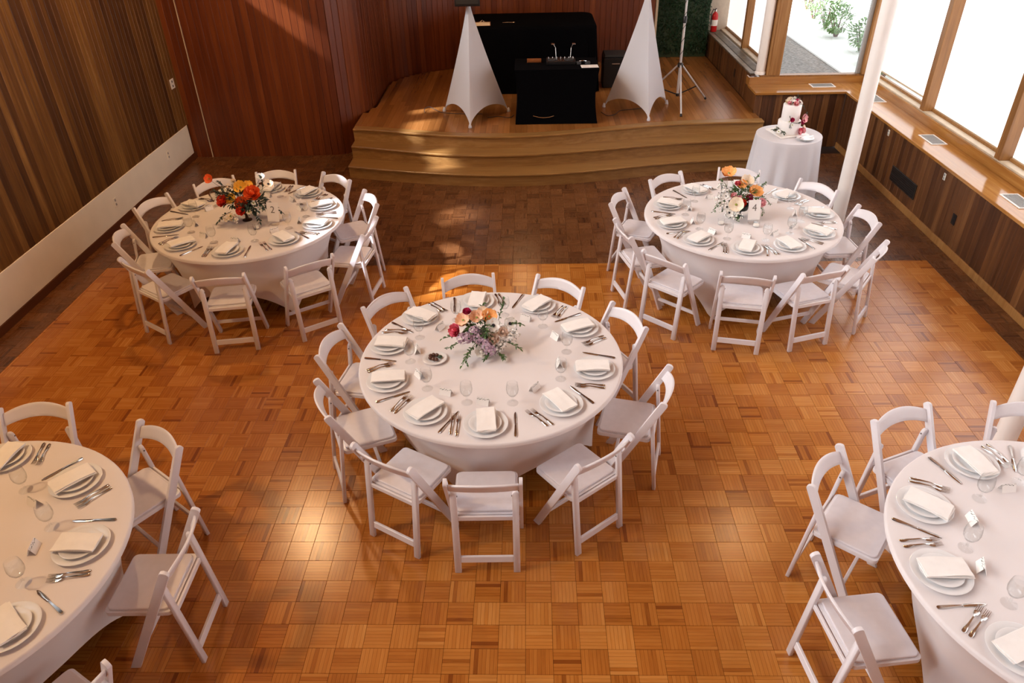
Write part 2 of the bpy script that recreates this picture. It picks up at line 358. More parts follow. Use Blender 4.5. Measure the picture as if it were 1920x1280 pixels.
def rank(c):
    cx, cy = (c[2]+c[3])/2, (c[4]+c[5])/2
    if c[3]-c[2] < 0.15 or c[5]-c[4] < 0.15 or cy < 1.9: return 1e9
    u, v, z = px(cx, cy, 0)
    if not (10 < u < 1910 and 10 < v < 1270): return 1e9
    for t in ('C', 'FL', 'FR'):
        if math.hypot(cx-TABLES[t][0], cy+0.35-TABLES[t][1]) < 0.8: return 1e9
    return z
cells.sort(key=rank)
protos = {}
for vert in (0, 1):
    mb = MB(); u = []; r_ = []; block_mesh(-B/2, -B/2, B/2, B/2, vert, 0.0, mb, u, r_); protos[vert] = finish_blocks('parquet_block', mb, u, r_, M['dance'])
bulk = {'dance': [MB(), [], []], 'border': [MB(), [], []]}
for k, (i, j, a0, a1, b0, b1, x0, y0) in enumerate(cells):
    vert = (i+j) % 2 == 1; cx, cy = (a0+a1)/2, (b0+b1)/2; d = in_dance(cx, cy)
    if k < 300 and d:
        o = obj('parquet_block', protos[int(vert)], floor); o.location = (cx, cy, random.uniform(-0.0003, 0.0003)); continue
    mb, u, r_ = bulk['dance' if d else 'border']
    n0 = len(mb.v); block_mesh(a0, b0, a1, b1, vert, random.random(), mb, u, r_)
for k in bulk:
    o = obj('parquet_field', finish_blocks('parquet_field', *bulk[k], M[k]), floor); o['kind'] = 'stuff'

# ------------------------------------------------------------------ walls
PW = 0.095
CEIL = 8.0; SILL_L = 3.08
def plank(parent, a, b, z0, z1, mat, thick=0.018, out=None, name='plank'):
    """upright board from plan point a to b, standing proud of the line on the room side"""
    a, b = Vector((a[0], a[1], 0)), Vector((b[0], b[1], 0)); d = (b-a).normalized(); n = Vector((d.y, -d.x, 0)) if out is None else Vector((out[0], out[1], 0))
    L = (b-a).length; c, g = 0.004, 0.0008
    jut = thick + random.uniform(-0.001, 0.001)
    prof = [(g, 0), (g, jut-c), (g+c, jut), (L-g-c, jut), (L-g, jut-c), (L-g, 0)]
    vs = [a+d*p+n*q+Vector((0, 0, z)) for z in (z0, z1) for p, q in prof]
    k = 6; fs = [tuple(range(k)), tuple(range(k, 2*k))[::-1]] + [(i, k+i, k+(i+1) % k, (i+1) % k) for i in range(k)]
    return MB().add(vs, fs).build(name, mat, parent, weld=True)
# left wall: backing, boards, then the high glazing
wl = struct(MB().box(-5.2, -5.020, YF, 10.75, -0.1, SILL_L).build('wall_left', M['darkbase']), 'left wall of vertical redwood boards')
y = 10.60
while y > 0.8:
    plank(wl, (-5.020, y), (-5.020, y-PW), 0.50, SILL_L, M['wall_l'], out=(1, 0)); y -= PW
band = struct(MB().box(-5.020, -4.992, YF, 10.515, 0.09, 0.50).build('baseboard_left', M['white_panel'], bevel=0.003), 'tall white baseboard panel along left wall')
tr = struct(MB().box(-5.020, -4.985, YF, 10.60, 0.0, 0.088).build('trim_1', M['darkbase'], bevel=0.003), 'dark wooden skirting below the white panel')
# high clerestory above the left wall (bottom row: unseen clear panes, spaced to cast the sun patches)
cl = struct(empty('window_1', (-5.1, 4, SILL_L)), 'high clerestory window above left wall')
MB().box(-5.2, -5.0, YF, 10.75, SILL_L, SILL_L+0.03).build('window_sill', M['frame'], cl).matrix_parent_inverse = Matrix.Translation((5.1, -4, -SILL_L))
def child_world(o, parent):
    o.parent = parent; o.matrix_parent_inverse = Matrix.LocRotScale(parent.location, parent.rotation_euler, parent.scale).inverted(); return o
SUN_GAPS = [(4.55, 5.15), (5.3, 5.8), (6.35, 6.8), (7.85, 8.15), (8.5, 9.05), (9.45, 10.05)]
ys = [YF] + [v for c in SUN_GAPS for v in c] + [10.7]
for k in range(len(ys)-1):
    child_world(MB().box(-5.10, -5.094, ys[k], ys[k+1], SILL_L+0.03, SILL_L+0.44).build('pane', M['clearpane'] if k % 2 else M['frost']), cl)
yy = YF
while yy < 10.6:
    child_world(MB().box(-5.10, -5.094, yy, min(yy+1.7, 10.7), SILL_L+0.44, 7.8).build('pane', M['frost']), cl); yy += 1.7
# back wall following a folded plan
plan = [(-5.02, 10.60), (-2.98, 10.60), (-2.78, 10.64), (-2.62, 10.76), (-2.52, 10.94), (-2.43, 11.15), (-2.40, 11.4), (-2.40, 12.65), (-2.30, 12.92), (-2.10, 13.18), (-1.80, 13.42), (-1.4, 13.62), (-0.9, 13.76), (-0.3, 13.86), (0.4, 13.92), (2.20, 13.94)]
def wall_run(i0, i1, name, label):
    """wall core plus upright boards along plan points i0..i1"""
    wb = struct(empty(name), label); mb = MB(); seg = [Vector(p) for p in plan[i0:i1+1]]; cum = [0]
    for k, (a, b) in enumerate(zip(seg[:-1], seg[1:])):
        d = (b-a).normalized(); n = Vector((-d.y, d.x)); q = [tuple(a), tuple(b), tuple(b+n*0.16), tuple(a+n*0.16)]; mb.prism(q[::-1], 2, -0.05, CEIL)
        cum.append(cum[-1]+(b-a).length)
    mb.build('wall_core', M['wall_s'], wb)
    def at(s_):
        for k in range(len(seg)-1):
            if s_ <= cum[k+1]+1e-9: return seg[k].lerp(seg[k+1], (s_-cum[k])/(cum[k+1]-cum[k]))
        return seg[-1]
    nb = round(cum[-1]/PW); st = cum[-1]/nb
    for k in range(nb):
        a, b = at(k*st), at(min((k+1)*st, cum[-1])); mid = (a+b)/2
        mat = M['wall_p'] if mid.x < -3.36 and mid.y < 10.7 else (M['wall_b'] if (mid.y < 11.3) else M['wall_s'])
        plank(wb, a, b, 0.0 if mid.y < 10.9 else 0.5115, 3.6, mat, out=tuple((Vector((b.y-a.y, -(b.x-a.x)))).normalized()))
wall_run(0, 3, 'wall_back', 'back wall of narrow vertical redwood boards behind the orange-bouquet table')
wall_run(3, 7, 'wall_stage_left', 'curved redwood board wall at the side of the stage')
wall_run(7, 15, 'wall_stage_back', 'dark redwood board wall behind the stage')
trm = struct(MB().box(-4.757, -4.747, 10.570, 10.584, 0.0, 3.6).build('trim_2', M['sill']), 'thin pale vertical seam strip on back wall')
# right wall below the windows
BX = 4.498; LZ = 0.805
wr = struct(MB().box(BX, BX+0.06, YF, 10.66, 0.0, 0.77).build('wall_right', M['darkbase']), 'low right wall of vertical wooden boards under the windows')
y = 10.66
while y > 1.6:
    plank(wr, (BX, y-PW), (BX, y), 0.0, 0.77, M['bench'], 0.016, out=(-1, 0)); y -= PW
br = struct(MB().box(BX-0.034, BX-0.0165, YF, 10.62, 0.0, 0.085).build('baseboard_right', M['frame'], bevel=0.003), 'low wooden baseboard under the windows')
wr2 = struct(MB().box(3.215, BX, 10.68, 10.74, 0.0, 0.77).build('wall_alcove', M['darkbase']), 'low alcove wall of vertical wooden boards behind the cake')
x = 3.215
while x < BX-0.02:
    plank(wr2, (x, 10.68), (min(x+PW, BX-0.018), 10.68), 0.0, 0.77, M['bench'], 0.016, out=(0, -1)); x += PW
# stage side low wall
ws = struct(MB().box(3.265, 3.33, 11.12, 14.4, 0.0, 0.895).box(3.265, 3.33, 10.75, 11.12, 0.0, 0.768).build('wall_stage', M['darkbase']), 'low stage side wall of vertical wooden boards')
y = 14.3
while y > 10.72:
    plank(ws, (3.265, max(y-PW, 10.70)), (3.265, y), 0.5115, 0.895 if y-PW > 11.1 else 0.768, M['bench'], 0.016, out=(-1, 0)); y -= PW

# window ledge (one L-shaped top) and raised sill box behind
lg = tag(empty('window_ledge', (4.6, 8, LZ)), 'brown varnished wooden window ledge running round the alcove', 'ledge')
child_world(MB().box(4.455, 4.86, YF, 11.08, 0.770, LZ).build('board', M['ledge'], bevel=0.004), lg)
child_world(MB().box(3.19, 4.455, 10.625, 11.08, 0.770, LZ).build('board', M['ledge_x'], bevel=0.004), lg)
child_world(MB().box(4.86, 4.89, YF, 11.10, LZ-0.03, 0.905).build('upstand', M['ledge']), lg)
child_world(MB().box(3.21, 4.86, 11.08, 11.11, LZ-0.03, 0.905).build('upstand', M['ledge_x']), lg)
child_world(MB().box(3.20, 3.22, 10.64, 11.10, 0.55, 0.76).build('end_panel', M['bench']), lg)
child_world(MB().box(3.205, 3.23, 11.075, 11.26, 0.78, 0.895).build('end_panel', M['ledge_x']), lg)
# windows on the right
MUL = [11.02, 9.29, 7.53, 5.77, 4.01, 2.25, 0.49, -1.27]
WT = 3.6
for k in range(len(MUL)-1):
    y1, y0 = MUL[k], MUL[k+1]
    wn = struct(empty('window_%d' % (k+2), (4.95, (y0+y1)/2, 0.92)), 'tall window bay with wooden mullion above the ledge')
    child_world(MB().box(4.885, 4.98, y0, y1, 0.895, 0.925).build('window_sill', M['sill'], bevel=0.004), wn)
    child_world(MB().box(4.98, 5.02, y0, y1, 0.885, 0.955).build('window_rail', M['frame'], bevel=0.003), wn)
    child_world(MB().box(4.87, 5.03, y0-0.05, y0+0.05, 0.926, WT).build('mullion', M['frame'], bevel=0.004), wn)
    child_world(MB().box(5.040, 5.046, y0+0.05, y1-0.05, 0.955, WT).build('pane', M['glazing']), wn)
    sh = empty('roller_blind', (5.0, (y0+y1)/2, 1.0))
    nm = ['backlit white window shade beside the clear corner window', 'backlit white window shade above the middle ledge vent', 'backlit white window shade third from the corner post', 'backlit white window shade fourth from the corner post', 'backlit white window shade fifth from the corner post', 'backlit white window shade sixth from the corner post', 'backlit white window shade seventh from the corner post'][k]
    tag(sh, nm, 'blind', 'backlit shades along the right windows')
    zb = 1.02 if k == 0 else 0.965
    child_world(MB().box(5.000, 5.003, y0+0.055, y1-0.055, zb, WT-0.02).build('fabric' if k < 3 else 'window_right_%s_offscreen' % ['fourth', 'fifth', 'sixth', 'seventh'][k-3], M['shade_r']), sh)
    child_world(MB().box(4.994, 5.008, y0+0.055, y1-0.055, zb-0.022, zb).build('hem_bar', M['sill'], bevel=0.002), sh)
struct(MB().box(4.87, 5.2, YF, 11.3, WT, CEIL).build('wall_right_upper', M['ceil']), 'upper right wall above the windows')
# clear corner window in the alcove
wc = struct(empty('window_9', (4.2, 11.14, 0.92)), 'clear corner window looking on the garden')
child_world(MB().box(3.36, 4.95, 11.085, 11.20, 0.895, 0.925).build('window_sill', M['frame'], bevel=0.004), wc)
child_world(MB().box(3.475, 3.635, 11.09, 11.19, 0.925, WT).build('corner_post', M['frame'], bevel=0.005), wc)
child_world(MB().box(3.445, 3.476, 11.10, 11.20, 0.925, WT).build('window_stop', M['frame']), wc)
child_world(MB().box(4.80, 4.95, 11.05, 11.20, 0.926, WT).build('corner_post', M['frame'], bevel=0.005), wc)
child_world(MB().box(4.74, 4.80, 11.12, 11.17, 0.925, WT).build('stile', M['ventm'], bevel=0.004), wc)
child_world(MB().box(3.635, 4.74, 11.140, 11.146, 0.925, WT).build('pane', M['glazing']), wc)
struct(MB().box(3.4, 5.2, 11.08, 11.25, WT, CEIL).build('wall_alcove_upper', M['ceil']), 'upper wall above the clear window')
# stage windows
sg = tag(empty('stage_ledge', (3.4, 12.7, 0.92)), 'grey slate ledge with a long dark grille beside the stage', 'ledge')
child_world(MB().box(3.25, 3.56, 11.265, 14.42, 0.897, 0.92).build('slab', M['slate'], bevel=0.003), sg)
gr = child_world(MB().box(3.33, 3.45, 11.40, 14.3, 0.9205, 0.924).build('grille', M['grille']), sg)
mb = MB()
for k in range(90): mb.box(3.335, 3.445, 11.42+k*0.032, 11.436+k*0.032, 0.924, 0.927)
g2 = mb.build('grille_bars', M['slate'], gr, weld=False); g2['kind'] = 'stuff'
SM = [14.55, 12.85, 11.25]
for k in range(2):
    y1, y0 = SM[k], SM[k+1]
    wn = struct(empty('window_%d' % (10+k), (3.58, (y0+y1)/2, 0.95)), 'stage side window bay with shade')
    child_world(MB().box(3.50, 3.60, y0, y1, 0.921, 0.945).build('window_sill', M['sill'], bevel=0.003), wn)
    child_world(MB().box(3.585, 3.62, y0, y1, 0.945, 0.975).build('window_rail', M['frame'], bevel=0.003), wn)
    child_world(MB().box(3.50, 3.62, y1-0.05, y1+0.05, 0.925, WT).build('mullion', M['frame'], bevel=0.004), wn)
    child_world(MB().box(3.64, 3.646, y0, y1, 0.95, WT).build('pane', M['glazing']), wn)
    sh = tag(empty('roller_blind', (3.61, (y0+y1)/2, 1.0)), ['pale window shade beside the fire extinguisher', 'pale window shade beside the white column on the slate ledge'][k], 'blind', 'shades along the stage windows')
    child_world(MB().box(3.605, 3.608, y0+0.04, y1-0.052, 0.985, WT).build('fabric', M['shade_s']), sh)
    child_world(MB().box(3.601, 3.612, y0+0.04, y1-0.052, 0.976, 0.986).build('hem_bar', M['sill']), sh)
struct(MB().box(3.5, 3.75, 11.1, 14.7, WT, CEIL).build('wall_stage_upper', M['ceil']), 'upper wall above the stage windows')
# wall behind the hedge, ceiling and the wall behind the camera
struct(MB().box(2.2, 3.62, 14.42, 14.6, 0.0, CEIL).build('wall_recess', M['plaster']), 'plain pale wall behind the hedge panel')
struct(MB().box(2.205, 2.245, 13.90, 14.42, 0.50, 3.6).build('trim_3', M['sill'], bevel=0.003), 'pale wooden jamb beside the hedge panel')
struct(MB().box(2.10, 2.205, 13.96, 14.5, 0.0, CEIL).build('wall_return', M['wall_s']), 'short return wall beside the hedge panel')
struct(MB().box(-6.5, 5.6, YF-0.3, 15, CEIL, CEIL+0.2).build('ceiling', M['ceil']), 'wooden ceiling')
struct(MB().box(-5.3, 5.4, YF-0.2, YF, -0.1, CEIL).build('wall_front', M['ceil']), 'wall at the balcony end')

# ------------------------------------------------------------------ columns
def column(x, y, z0, r, label):
    c = tag(empty('round_column', (x, y, z0)), label, 'column', 'white round columns by the windows')
    MB().lathe([(r, 0.0), (r, CEIL-z0)], 40).build('shaft', M['white_paint'], c, smooth=True)
    MB().lathe([(r, 0.0), (r+0.012, 0.0), (r+0.012, 0.03), (r+0.004, 0.04), (r, 0.04)], 40, close=True).build('collar', M['white_paint'], c, smooth=True)
column(3.46, 7.72, 0.0, 0.0735, 'white round column standing beside the cake table')
column(3.40, 4.07, 0.0, 0.0735, 'white round column behind the flowerless window-side table')
column(3.375, 11.19, 0.926, 0.066, 'white round column standing on the slate ledge')

# ------------------------------------------------------------------ stage
def fit(pts, deg=6):
    p_ = np.array(pts); return np.poly1d(np.polyfit(p_[:, 0], p_[:, 1], deg))
C3 = fit([(-2.5,10.19),(-1.9,10.05),(-1.52,9.95),(-1.15,9.86),(-.78,9.79),(-.48,9.76),(.18,9.8),(.85,9.96),(1.67,10.14),(2.49,10.25),(3.27,10.28)])
C2 = fit([(-2.5,9.96),(-2.0,9.82),(-1.56,9.68),(-1.13,9.58),(-.47,9.53),(-.21,9.51),(.31,9.55),(1.1,9.75),(2.23,9.92),(2.46,9.98),(3.06,10.03),(3.27,10.03)])
C1 = fit([(-2.5,9.64),(-1.97,9.49),(-1.48,9.38),(-1.12,9.3),(-.47,9.25),(-.21,9.23),(.43,9.28),(1.08,9.43),(2.2,9.65),(2.43,9.7),(2.97,9.72),(3.27,9.73)])
SX0, SX1, NS = -2.50, 3.27, 56
XS = [SX0+(SX1-SX0)*k/NS for k in range(NS+1)]
def strip(cf, cb, z0, z1, inset=0.0, x0=None):
    front = [(x, float(cf(x))+inset) for x in XS]; back = [(x, float(cb(x)) if callable(cb) else cb) for x in XS]
    return MB().prism(front + back[::-1], 2, z0, z1)
stage = tag(empty('stage', (0.4, 9.3, 0)), 'wooden stage with three wavy curved steps along the back wall', 'stage')
def sp(mb, name, mat, **kw): return child_world(mb.build(name, mat, **kw), stage)
for k, (c, nx, zt) in enumerate(((C1, C2, 0.17), (C2, C3, 0.34), (C3, None, 0.51))):
    back = (lambda x, f=nx: float(f(x))+0.06) if nx is not None else (lambda x, f=c: float(f(x))+0.15)
    sp(strip(c, (lambda x, f=c: float(f(x))+0.055), zt-0.17, zt-0.028, 0.028), 'riser', M['stagest'])
    sp(strip(c, back, zt-0.028, zt, 0.0), 'tread' if nx is not None else 'nosing', M['stagest'], bevel=0.006)
# solid body under the boards with the left flank
def wall_y(x):
    if x < -2.395: return float(np.interp(x, [-2.62, -2.52, -2.43, -2.395], [10.76, 10.94, 11.15, 11.4]))
    return float(np.interp(x, [-2.395, -2.30, -2.10, -1.80, -1.4, -0.9, -0.3, 0.4, 2.3], [12.6, 12.92, 13.18, 13.42, 13.62, 13.76, 13.86, 13.92, 13.94]))
sp(MB().prism([(x, float(C3(x))+0.06) for x in XS] + [(SX1, 10.60), (3.235, 10.60), (3.235, 13.88)] + [(x, wall_y(x)-0.03) for x in (2.1, 0.4, -0.3, -0.9, -1.4, -1.8, -2.1, -2.3, -2.38)] + [(-2.37, 11.4), (-2.40, 11.12), (-2.5, 10.88)], 2, 0.0, 0.482), 'platform', M['stagest'])
sp(MB().box(2.26, 3.235, 13.88, 14.40, 0.0, 0.482), 'platform', M['stagest'])
sp(MB().box(SX0, SX0+0.02, float(C1(SX0))+0.05, 10.55, 0.0, 0.14), 'side_panel', M['stagest'])
sp(MB().box(SX0+0.002, SX0+0.02, float(C2(SX0))+0.05, 10.7, 0.14, 0.31), 'side_panel', M['stagest'])
BW = (3.24-SX0)/70
for k in range(70):
    x0, x1 = SX0+k*BW+0.0006, SX0+(k+1)*BW-0.0006
    ya, yb = float(C3(x0))+0.151, float(C3(x1))+0.151
    yend = 14.40 if x0 > 2.25 else wall_y(x0)-0.025
    if x0 > 2.25-BW and x0 <= 2.25: yend = 13.88
    if yend < max(ya, yb)+0.05: continue
    y_ = max(ya, yb) + random.uniform(0.3, 2.2); cuts = []
    while y_ < yend-0.3: cuts.append(y_); y_ += random.uniform(1.2, 2.6)
    edges = [(ya, yb)] + [(c, c) for c in cuts] + [(yend, yend)]
    for (a0, b0), (a1, b1) in zip(edges[:-1], edges[1:]):
        sp(MB().prism([(x0, a0+0.0006), (x1, b0+0.0006), (x1, b1-0.0006), (x0, a1-0.0006)], 2, 0.484, 0.5095+random.uniform(-0.0004, 0.0004)), 'floor_board', M['stagefl'], weld=False)

# ------------------------------------------------------------------ folding chair
def rounded(poly_w, poly_h, r, n=5):
    pts = []
    for cx, cy, a0 in ((poly_w/2-r, poly_h/2-r, 0), (-poly_w/2+r, poly_h/2-r, 90), (-poly_w/2+r, -poly_h/2+r, 180), (poly_w/2-r, -poly_h/2+r, 270)):
        for k in range(n+1):
            a = R(a0+90*k/n); pts.append((cx+r*math.cos(a), cy+r*math.sin(a)))
    return pts
def make_chair():
    t = empty('folding_chair')
    A, Bv = Vector((0.375, 0.0)), Vector((0.004, 0.762))          # post line in (y, z)
    d = (Bv-A).normalized(); n = Vector((-d.y, d.x))
    hw = 0.025
    def post_poly():
        lo = []
        for sgn in (-1, 1):
            k = -A.y/d.y + (-(n*hw*sgn).y)/d.y; q = A+n*hw*sgn+d*k; lo.append((q.x, q.y))
        top = []
        for k in range(9):
            a = math.pi*k/8; q = Bv + n*hw*math.cos(a) + d*(0.016*math.sin(a)); top.append((q.x, q.y))
        return [lo[0], lo[1]] + top
    for sx in (-1, 1):
        x0 = sx*0.2025; x1 = sx*0.2245
        MB().prism(post_poly(), 0, min(x0, x1), max(x0, x1)).build('post', M['resin'], t, bevel=0.004, seg=2, smooth=True)
    # rear legs sit inside the posts
    T, F_ = Vector((0.070, 0.640)), Vector((0.006, 0.0)); e = (T-F_).normalized(); m = Vector((-e.y, e.x))
    for sx in (-1, 1):
        prof = [(0.161, 0.0), (0.2015, 0.0), (0.2015, 0.60)] + [(0.18125+0.02025*math.cos(a), 0.60+0.026*math.sin(a)) for a in (R(30), R(60), R(90), R(120), R(150))] + [(0.161, 0.60)]
        vs = []
        for dn in (-0.0115, 0.0115):
            for lx, h in prof:
                k = h/0.64; q = F_.lerp(T, k); vs.append((sx*lx, q.x+dn, q.y))
        k = len(prof)
        fs = [tuple(range(k)), tuple(range(k, 2*k))[::-1]] + [(i, k+i, k+(i+1) % k, (i+1) % k) for i in range(k)]
        MB().add(vs, fs).build('rear_leg', M['resin'], t, bevel=0.003, smooth=True)
        q = F_.lerp(T, 0.59/0.64)
        MB().tube([(sx*0.157, q.x, q.y), (sx*0.161, q.x, q.y)], 0.005, 8).build('bolt', M['screw'], t)
    # crest rail: arched and bowed back
    def crest(u, v):
        x = (u*2-1)*0.202; c = 1-(x/0.202)**2
        z = 0.660+0.082*v + 0.030*c - 0.006*v*(1-c); k = (z-A.y)/d.y; q = A+d*k
        return x, q.x - 0.030*c, z
    nu = 17
    fr = [crest(i/(nu-1), j/4) for j in range(5) for i in range(nu)]
    bk = [(x, y-0.014, z-0.004) for x, y, z in fr]; o = len(fr); fs = []
    for j in range(4):
        for i in range(nu-1):
            a = j*nu+i; fs.append((a, a+1, a+nu+1, a+nu)); fs.append((o+a, o+a+nu, o+a+nu+1, o+a+1))
    rim = [i for i in range(nu)] + [j*nu+nu-1 for j in range(1, 5)] + [4*nu+i for i in range(nu-2, -1, -1)] + [j*nu for j in range(3, 0, -1)]
    for a, b in zip(rim, rim[1:]+rim[:1]): fs.append((a, o+a, o+b, b))
    MB().add(fr+bk, fs).build('backrest', M['resin'], t, smooth=True, bevel=0.003)
    # seat
    sy0, sy1 = 0.066, 0.424
    poly = [(x, y+(sy0+sy1)/2) for x, y in rounded(0.386, sy1-sy0, 0.028)]
    MB().prism(poly, 2, 0.412, 0.440).build('seat', M['resin'], t, bevel=0.004, seg=2, smooth=True)
    poly = [(x, y+(sy0+sy1)/2+0.002) for x, y in rounded(0.362, sy1-sy0-0.026, 0.030)]
    MB().prism(poly, 2, 0.4405, 0.456).build('seat_pad', M['vinyl'], t, bevel=0.007, seg=3, smooth=True)
    # stretchers
    q = F_.lerp(T, 0.105/0.64); MB().beam((-0.161, q.x, q.y), (0.161, q.x, q.y), (0, 0.1, 1), 0.048, 0.018).build('rear_stretcher', M['resin'], t, bevel=0.003)
    q = A.lerp(Bv, 0.20); MB().beam((-0.2025, q.x, q.y), (0.2025, q.x, q.y), (0, 0.1, 1), 0.030, 0.020).build('front_stretcher', M['resin'], t, bevel=0.003)
    q = F_.lerp(T, 0.428/0.64); MB().beam((-0.161, q.x+0.001, q.y-0.002), (0.161, q.x+0.001, q.y-0.002), (0, 0, 1), 0.030, 0.014).build('seat_rail', M['resin'], t, bevel=0.002)
    return t
TNAME = {'C': 'lilac-bouquet table', 'L': 'orange-bouquet table', 'R': 'peach-bouquet table', 'FL': 'flowerless wall-side table', 'FR': 'flowerless window-side table'}
# backrest middle (x, y) and outward heading in degrees, measured
CH = {
 'C': [(-1.17,5.03,137),(-.53,5.37,101),(.24,5.27,58),(.74,4.74,29),(.89,3.86,-14),(.43,3.22,-51),(-.28,2.97,-89),(-.89,3.17,-120),(-1.37,3.73,-157),(-1.48,4.42,170)],
 'L': [(-3.49,7.62,127),(-2.87,7.87,98),(-2.14,7.7,54),(-1.65,7.1,27),(-1.53,6.38,-7),(-1.93,5.66,-55),(-2.65,5.4,-81),(-3.48,5.63,-124),(-3.91,6.26,-165),(-3.95,7.06,156)],
 'R': [(1.45,7.59,123),(2.28,7.75,76),(2.99,7.28,38),(3.22,6.53,4),(3.03,5.77,-36),(2.435,5.4,-72),(1.78,5.34,-102),(1.14,5.67,-133),(.85,6.27,-166),(.88,7.05,156)],
 'FL': [(-3.23,3.665,98),(-2.29,3.39,54),(-1.82,2.55,1),(-1.98,1.67,-30)],
 'FR': [(3.10,3.62,77),(2.28,3.57,113),(1.66,3.1,141),(1.42,2.25,187)],
}
ORD = ['first', 'second', 'third', 'fourth', 'fifth', 'sixth', 'seventh', 'eighth', 'ninth', 'tenth']
def order(tk, angs):
    """place words counted clockwise (seen from above) from the stage end; the window-side table counts the other way"""
    base = min(range(len(angs)), key=lambda i: abs((angs[i]-90+180) % 360-180))
    sg = -1 if tk != 'FR' else 1
    rel = sorted(range(len(angs)), key=lambda i: ((angs[i]-angs[base])*sg) % 360)
    return {i: ORD[k] for k, i in enumerate(rel)}
TURN = {'FR': 'counterclockwise'}
first = True; chair0 = make_chair()
for tk, lst in CH.items():
    cx, cy = TABLES[tk]
    angs = [math.degrees(math.atan2(y-cy, x-cx)) for x, y, a in lst]; od = order(tk, angs)
    for i, (x, y, a) in enumerate(lst):
        rz = R(a+90)                                   # local +Y towards the table
        c = chair0 if first else dup(chair0); first = False
        c.location = (x, y, 0); c.rotation_euler = (0, 0, rz)
        tag(c, 'white folding chair, %s %s from the stage end of the %s' % (od[i], TURN.get(tk, 'clockwise'), TNAME[tk]), 'chair', 'folding chairs round the ' + TNAME[tk])

# ------------------------------------------------------------------ tables and stretch covers
TR, TZ = 0.918, 0.755
FEET = {'C': -8, 'L': -140, 'R': -117, 'FL': 20, 'FR': -160}
def cover_mesh(a0):
    a0 = R(a0)
    def fn(u, v):
        th = u*2*math.pi
        k = abs(math.cos(2*(th-a0)))          # 1 at feet, 0 between
        ph = (((th-a0)+math.pi/4) % (math.pi/2))-math.pi/4
        rb = 0.78*math.cos(math.pi/4)/math.cos(math.pi/4-abs(ph)) if True else 0
        rb = 0.74*(0.55+0.45*(rb/0.78))*1.0
        sm = abs(ph)/(math.pi/4); hem = 0.004+0.27*(1-(1-sm)**2.4)
        z = (TZ-0.03)+(hem-(TZ-0.03))*v
        q = (TZ-0.03-z)/(TZ-0.03)
        r = TR + (rb-TR)*(q**0.52) - 0.035*math.sin(math.pi*min(1, q))
        return r*math.cos(th), r*math.sin(th), z
    mb = MB(); n = 96
    prof = [(0.0, TZ), (0.30, TZ), (0.60, TZ), (0.86, TZ), (TR-0.012, TZ), (TR-0.004, TZ-0.003), (TR, TZ-0.012), (TR, TZ-0.030)]
    mb.lathe(prof, n); mb.f = [f for f in mb.f if len(f) == 4]
    mb.grid(fn, n, 22, cu=True)
    return mb.mesh('tablecloth', M['cloth'], smooth=True)
tops = MB().lathe([(0.0, 0.722), (0.905, 0.722), (0.910, 0.727), (0.910, 0.745), (0.905, 0.750), (0.0, 0.750)], 64).mesh('tabletop', M['frame'], smooth=True)
legm = MB().tube([(0, 0, 0.0), (0, 0, 0.722)], 0.015, 10).mesh('leg', M['steel'])
for tk, (cx, cy) in TABLES.items():
    t = tag(empty('banquet_table', (cx, cy, 0)), 'round folding banquet table hidden under the cover of the ' + TNAME[tk], 'table', 'round banquet tables')
    obj('tabletop', tops, t)
    for k in range(4):
        l = obj('leg', legm, t); a = R(FEET[tk]+90*k); l.location = (0.60*math.cos(a), 0.60*math.sin(a), 0)
    c = obj('tablecloth', cover_mesh(FEET[tk])); c.location = (cx, cy, 0)
    tag(c, 'white stretch cover fitted over the ' + TNAME[tk], 'tablecloth', 'white stretch table covers')

# ------------------------------------------------------------------ place settings
def plate_mesh(r, h, foot):
    return MB().lathe([(0.0, 0.002), (foot*r, 0.0), (foot*r+0.004, 0.003), (r*0.72, 0.007), (r-0.004, h-0.001), (r, h), (r-0.005, h+0.0015), (r*0.72, 0.011), (foot*r, 0.006), (0.0, 0.006)], 48).mesh('plate', M['china'], smooth=True)
dinner = plate_mesh(0.140, 0.020, 0.55); salad = plate_mesh(0.102, 0.017, 0.55)
def napkin_mesh(seed, bow=0.010):
    rg = random.Random(seed); L, W = 0.225, 0.115; mb = MB()
    for lay in range(3):
        sx, sy, rot = rg.uniform(-.004, .004), rg.uniform(-.004, .004), rg.uniform(-0.04, 0.04); zz = lay*0.0042
        ph = rg.uniform(0, 6); l2 = L*(1-0.02*lay)
        def fn(u, v, top):
            y = (u-0.5)*l2; x = (v-0.5)*W
            z = zz + bow*(1-(2*u-1)**2)*0.6 + 0.003*math.sin(6*u+ph)*math.cos(4*v+ph) + 0.0015*math.sin(11*v+ph)
            x2 = x*math.cos(rot)-y*math.sin(rot)+sx; y2 = x*math.sin(rot)+y*math.cos(rot)+sy
            return x2, y2, z + (0.0038 if top else 0)
        nu, nv = 12, 8
        tp = [fn(i/(nu-1), j/(nv-1), True) for j in range(nv) for i in range(nu)]; bt = [fn(i/(nu-1), j/(nv-1), False) for j in range(nv) for i in range(nu)]
        o = len(tp); fs = []
        for j in range(nv-1):
            for i in range(nu-1):
                a = j*nu+i; fs += [(a, a+1, a+nu+1, a+nu), (o+a, o+a+nu, o+a+nu+1, o+a+1)]
        rim = list(range(nu)) + [j*nu+nu-1 for j in range(1, nv)] + [(nv-1)*nu+i for i in range(nu-2, -1, -1)] + [j*nu for j in range(nv-2, 0, -1)]
        fs += [(a, o+a, o+b, b) for a, b in zip(rim, rim[1:]+rim[:1])]
        mb.add(tp+bt, fs)
    return mb.mesh('napkin', M['napkin'], smooth=True)
napkins = [napkin_mesh(k) for k in range(5)]
